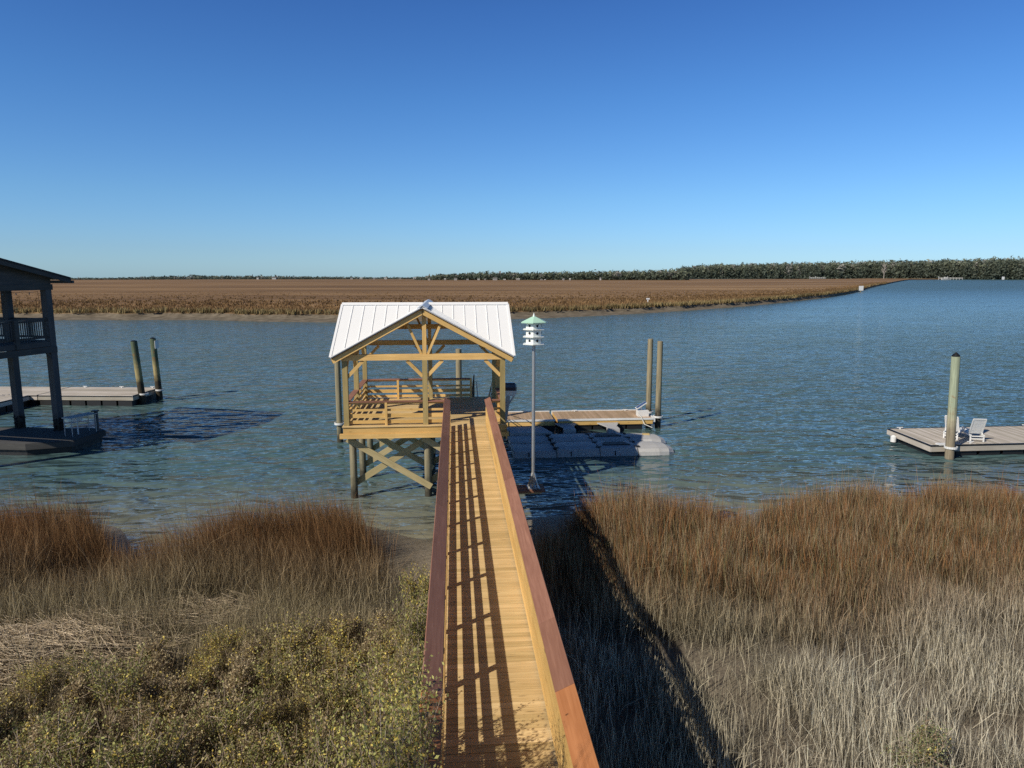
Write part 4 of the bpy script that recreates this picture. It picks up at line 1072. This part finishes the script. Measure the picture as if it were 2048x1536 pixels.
m = MB(); ob(m, .35, 1.05, -.02, .3, RD + .001, RD + .05, .5); m.build('hoop_plate', M['white'], root)
for a, b in ((.5, 3.55), (2.1, .25), (7.5, 3.55)):
    m = MB(); ob(m, a - .04, a + .04, b - .03, b + .03, RD, RD + .07, .5); ob(m, a - .16, a + .16, b - .025, b + .025, RD + .075, RD + .11, .5); m.build('cleat', M['white'], root)
m = MB(); c = O_ + uy * 2.9 - ux * .2; m.cyl(c + Vector((0, 0, .05)), c + Vector((0, 0, .32)), .14, .14, 14); m.cyl(c + Vector((0, 0, .32)), c + Vector((0, 0, .4)), .14, .05, 14)
tag(m.build('boat_fender', M['white'], None, tuple(c)), 'white fender hanging at the left corner of the right dock', 'fender')
pile((23.04, 30.55, -1.4), (22.80, 30.5, 4.80), .20, 'pile_p', 'thick pale green pile with a black cap at the right dock', cap=.20)

# loungers, seen from behind
def lounger():
    o = bpy.data.objects.new('sun_lounger', None); COL.objects.link(o)
    # local: x width, y towards the foot end
    m = MB()
    for i in range(9): m.box(-.27, .27, .05 + i * .13, .05 + i * .13 + .11, .33, .355, .5)
    m.build('seat', M['white'], o)
    up = Vector((0, -.40, .92)).normalized(); nb = Vector((1, 0, 0)); m = MB()
    for i in range(9): c = Vector((0, .0, .36)) + up * (.05 + i * .085); m.obox(c, .50, .068, .022, nb, up, nb.cross(up), .5)
    for sx in (-1, 1): m.beam(Vector((sx * .28, .02, .30)), Vector((sx * .28, .02, .30)) + up * .86, .05, .04, (0, 1, 0), .5)
    c = Vector((0, 0, .36)) + up * .82; m.obox(c, .58, .06, .04, nb, up, nb.cross(up), .5); m.build('backrest', M['white'], o)
    for sx in (-1, 1):
        m = MB(); m.beam((sx * .29, -.28, .31), (sx * .29, 1.25, .31), .045, .07, (0, 0, 1), .5); m.build('side_rail', M['white'], o)
        m = MB(); m.tube([(sx * .31, -.02, .34), (sx * .31, -.02, .55), (sx * .31, .42, .56), (sx * .31, .5, .34)], .025, 8, .5); m.build('armrest', M['white'], o)
        for yy in (-.22, 1.12): m = MB(); m.beam((sx * .29, yy, 0), (sx * .29, yy, .28), .06, .05, (0, 1, 0), .5); m.build('leg', M['white'], o)
    m = MB(); m.beam((-.27, -.22, .14), (.27, -.22, .14), .035, .05, (0, 0, 1), .5); m.beam((-.27, -.24, .27), (.27, -.24, .27), .035, .05, (0, 0, 1), .5); m.build('stretcher', M['white'], o)
    return o
o = lounger(); o.location = (25.0, 31.62, RD + .003); o.rotation_euler = (0, 0, R(-14)); tag(o, 'white slatted lounger with raised back on the right dock', 'sun lounger')
o2 = copy_tree(o); o2.location = (24.30, 32.25, RD + .003); o2.rotation_euler = (0, 0, R(-52)); tag(o2, 'second white lounger half hidden behind the pale green pile', 'sun lounger')

# ------------------------------------------------------------------ far shore: woods, houses, markers
def at(u, r, v=None):
    """ground point on the bearing of photo column u at range r; height where the ray through row v passes"""
    a = math.atan((u - 1024) / math.hypot(F, 768 - HOR)) + YAW
    z = None if v is None else CAMZ - (v - HOR) / F * r * math.cos(a - YAW)
    return math.sin(a) * r, math.cos(a) * r, z
PROF = [(-400, 553), (0, 555), (200, 556.5), (260, 554), (400, 551), (560, 552), (690, 553), (760, 554.3), (850, 553), (880, 548.5), (960, 544.5), (1100, 544.5), (1200, 541.5), (1350, 539.5), (1372, 534), (1400, 529.5), (1500, 526.5), (1650, 523.5), (1750, 521.5), (1850, 520.5), (1950, 518), (2048, 514), (2300, 508), (2600, 503)]
pu = np.array([p[0] for p in PROF], float); pv = np.array([p[1] for p in PROF], float)
def wood_mass(name, u0, u1, rng, rows, du, nleaf, size, pal, label, base=1.0):
    Vs, Cs = [], []
    r_ = np.random.default_rng(int(u0) + 900)
    for row in range(rows):
        u = u0 + r_.uniform(0, du)
        while u < u1:
            r = rng(u) + row * 22 + r_.uniform(-10, 10)
            v = np.interp(u, pu, pv) + r_.normal(0, 1.3 if base < .4 else .8) - (r_.uniform(1, 4) if r_.random() < .08 and base < .4 else 0) + (rows - 1 - row) * (1.0 if base < 5 else 3.2) + .6
            xx, yy, zt = at(u, r, v); zt = max(zt, base + 2.4); hgt = zt - base; zb_ = zt - hgt
            cw = size * r_.uniform(.75, 1.35) * min(1, hgt / 9 + .25)
            k = nleaf
            e = r_.normal(0, 1, (k, 3)); e /= np.linalg.norm(e, axis=1)[:, None]; rad = r_.uniform(.35, 1, (k, 1)) ** .5
            shape = r_.uniform(.32, .6)
            P = np.array([xx, yy, zt - hgt * shape]) + e * rad * [cw, cw, hgt * shape]
            q = r_.normal(0, 1, (k, 3, 3)) * np.array([1, 1, .8]) * (cw * r_.uniform(.16, .42, (k, 1, 1)))
            T3 = P[:, None, :] + q
            tone = r_.uniform(0, 1); c = np.array(pal[0]) * (1 - tone) + np.array(pal[1]) * tone
            if r_.random() < .13: c = np.array(pal[2]) * r_.uniform(.8, 1.2)
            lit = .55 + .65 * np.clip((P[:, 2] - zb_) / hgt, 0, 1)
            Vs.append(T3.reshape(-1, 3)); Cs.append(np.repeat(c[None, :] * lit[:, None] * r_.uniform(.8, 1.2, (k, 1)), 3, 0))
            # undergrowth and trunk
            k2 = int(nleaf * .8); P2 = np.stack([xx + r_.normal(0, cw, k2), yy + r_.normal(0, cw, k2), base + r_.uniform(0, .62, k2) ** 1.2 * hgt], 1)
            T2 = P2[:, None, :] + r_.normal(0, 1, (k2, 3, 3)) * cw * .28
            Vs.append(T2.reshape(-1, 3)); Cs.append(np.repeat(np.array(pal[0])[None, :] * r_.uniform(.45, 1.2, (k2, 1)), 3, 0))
            u += du * r_.uniform(.6, 1.4)
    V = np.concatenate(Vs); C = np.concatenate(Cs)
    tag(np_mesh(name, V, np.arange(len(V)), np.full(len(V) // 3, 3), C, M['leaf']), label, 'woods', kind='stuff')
hz = lambda c, k, h=(.16, .19, .22): tuple(a * (1 - k) + b * k for a, b in zip(c, h))  # blends a colour towards blue grey: distance haze painted into the palette
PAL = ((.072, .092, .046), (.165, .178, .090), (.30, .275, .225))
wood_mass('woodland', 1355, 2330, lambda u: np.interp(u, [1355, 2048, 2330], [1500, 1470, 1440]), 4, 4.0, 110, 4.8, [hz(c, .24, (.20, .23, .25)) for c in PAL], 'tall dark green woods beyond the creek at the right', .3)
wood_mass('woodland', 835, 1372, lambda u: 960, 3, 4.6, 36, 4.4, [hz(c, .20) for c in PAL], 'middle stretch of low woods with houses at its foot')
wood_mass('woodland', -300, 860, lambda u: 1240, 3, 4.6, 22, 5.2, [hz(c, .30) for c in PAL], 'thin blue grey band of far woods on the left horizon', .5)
wallm_bare = plain('bare_bark', (.30, .275, .24), .9)
# one pale bare tree stands out
o = thing('bare_tree', (*at(1768, 1440)[:2], 1), 'pale leafless tree standing out against the dark woods', 'tree')
bxx, byy, zt = at(1768, 1440, 525); m = MB(); m.cyl((bxx, byy, 1), (bxx, byy, 16), .8, .55, 6); m.build('trunk', wallm_bare, o)
m = MB(); rnd = random.Random(4)
for _ in range(34):
    p0 = Vector((bxx + rnd.uniform(-1, 1), byy, rnd.uniform(10, 22))); m.cyl(p0, p0 + Vector((rnd.uniform(-6, 6), rnd.uniform(-3, 3), rnd.uniform(4, 10))), .4, .15, 5, False)
m.build('crown', wallm_bare, o)

wallm = [plain('house_wall_a', (.50, .49, .46), .8), plain('house_wall_b', (.36, .33, .28), .8), plain('house_wall_c', (.44, .43, .43), .8)]
roofm = [plain('house_roof_a', (.16, .15, .14), .9), plain('house_roof_b', (.42, .40, .38), .7)]
def house(u, v, wpx, hpx, r, k, label, group='houses below the far woods'):
    xx, yy, zz = at(u, r, v); sc = r / F; W = wpx * sc * .72; Hh = hpx * sc * .8; D = W * .7
    o = thing('house', (xx, yy, zz), label, 'house', group)
    m = MB(); m.box(xx - W / 2, xx + W / 2, yy - D / 2, yy + D / 2, max(min(1.0, zz - .5), zz - Hh), zz + Hh * .62, .5); m.build('wall', wallm[k % 3], o)
    m = MB(); ze = zz + Hh * .62; zr_ = zz + Hh; e = W * .06
    for sg in (-1, 1): m.slab([(xx - W / 2 - e, yy, zr_), (xx + W / 2 + e, yy, zr_), (xx + W / 2 + e, yy + sg * (D / 2 + e), ze - .15), (xx - W / 2 - e, yy + sg * (D / 2 + e), ze - .15)], .25, .5)
    m.build('roof', roofm[k % 2], o)
    for q in (-.28, 0, .28):
        m = MB(); m.box(xx + q * W - W * .06, xx + q * W + W * .06, yy - D / 2 - .08, yy - D / 2 - .01, zz + Hh * .2, zz + Hh * .45, .5)
        m.build('window', M['recess'], o)
gen = 'tiny pale house at the foot of the far woods'
for k, (u, v, w_, h_) in enumerate([(703, 558, 6, 3.5), (722, 558, 7, 3.5), (748, 558.4, 6, 4), (771, 558, 7, 3.5), (800, 558.2, 6, 4), (829, 558.2, 7, 4), (858, 559.5, 6, 4), (890, 559.6, 5, 3.5), (935, 559.6, 6, 3), (957, 559.6, 6, 3), (970, 559.8, 5, 3.5), (1009, 560.5, 6, 3.5), (1083, 560.6, 6, 3.5), (1090, 560.6, 4, 3), (1127, 559.5, 5, 4), (1140, 559.4, 4, 4)]):
    house(u, v, w_, h_, 935 if u > 850 else 1195, k, gen)
house(911, 560, 8, 5.5, 930, 0, 'brightest white house among the small ones left of middle'); house(990, 560.5, 11, 7, 930, 0, 'large white house low at the foot of the far woods')
house(1000, 556, 6, 9, 972, 2, 'tall narrow white house above the large low one'); house(1026, 556.5, 12, 7, 972, 2, 'wide grey white house standing higher among the trees')
house(1046, 554.5, 12, 5, 972, 0, 'long pale house highest among the trees'); house(1036, 560, 9, 4, 930, 1, 'beige house just below the two higher ones')
house(1201, 557.6, 4, 4, 930, 0, 'single small white house in a gap of the right middle woods'); house(1246, 550.5, 5, 4, 995, 0, 'small white house alone halfway up the right middle woods')
house(515, 556.5, 5, 3, 1190, 0, 'small white house alone on the left horizon'); house(548, 557.2, 10, 4.5, 1190, 0, 'long white house on the left horizon woods')

def marker(u, v, r, hpx, board, label, name):
    xx, yy, _ = at(u, r); zz = 0.2; hh = hpx * r / F
    o = thing(name, (xx, yy, zz), label, 'sign' if board else 'marker post')
    m = MB(); m.box(xx - .12, xx + .12, yy - .12, yy + .12, -.5, zz + hh); m.build('post', M['white' if not board else 'brace'], o)
    m = MB()
    if board: m.box(xx - board / 2, xx + board / 2, yy - .2, yy - .13, zz + hh - board, zz + hh, .5)
    else: m.box(xx - .45, xx + .45, yy - .18, yy - .125, zz + hh - .35, zz + hh, .5)
    m.build('board', M['white'], o)
marker(1724, 585, 392, 10, 2.3, 'square white channel sign on the point of the far marsh', 'channel_sign')
marker(1297, 612, 183, 19, 0, 'thin white post with crossboard at the far marsh edge', 'marker_post')
marker(2007, 556, 1380, 5, 4.5, 'small white sign at the far right shore below the woods', 'channel_sign')
# far docks
def far_dock(u0, u1, v, r, label, boat=False):
    x0, y0, z0 = at(u0, r, v); x1, y1, _ = at(u1, r, v)
    o = thing('far_dock', ((x0 + x1) / 2, (y0 + y1) / 2, 0), label, 'dock'); P0, P1 = Vector((x0, y0, 2.2)), Vector((x1, y1, 2.2))
    m = MB(); m.beam(P0, P1, 2.5, .4, (0, 0, 1), .5); m.build('deck', wallm[0], o)
    m = MB(); m.beam(P0 + Vector((0, 0, 1.3)), P1 + Vector((0, 0, 1.3)), .3, .4, (0, 0, 1), .5); m.build('handrail', wallm[0], o)
    for i in range(9):
        p = P0.lerp(P1, i / 8); m = MB(); m.box(p.x - .25, p.x + .25, p.y - .25, p.y + .25, -.5, 3.4 + (2.4 if i in (0, 3) else 0)); m.build('pile', wallm[0], o)
far_dock(1620, 1651, 556, 1340, 'long white dock railing showing above the marsh grass'); far_dock(1878, 1926, 557, 1330, 'white dock on the water below the right woods')
bx_, by_, _ = at(1893, 1300); o = thing('boat', (bx_, by_, 0), 'white boat moored beside the far dock', 'boat')
m = MB(); rg = lambda x, hw, z0, z1: [(bx_ + x, by_ - hw * .5, z0), (bx_ + x, by_ - hw, z1), (bx_ + x, by_ + hw, z1), (bx_ + x, by_ + hw * .5, z0)]
m.loft([rg(-7, 1.6, -.2, 2.2), rg(2, 1.7, -.2, 2.2), rg(5, 1.0, .1, 2.6), rg(7, .1, 1.4, 3.0)], .5); m.build('hull', wallm[0], o)
m = MB(); m.box(bx_ - 3, bx_ + 1.5, by_ - 1.2, by_ + 1.2, 2.22, 4.6, .5); m.build('cabin', wallm[0], o)
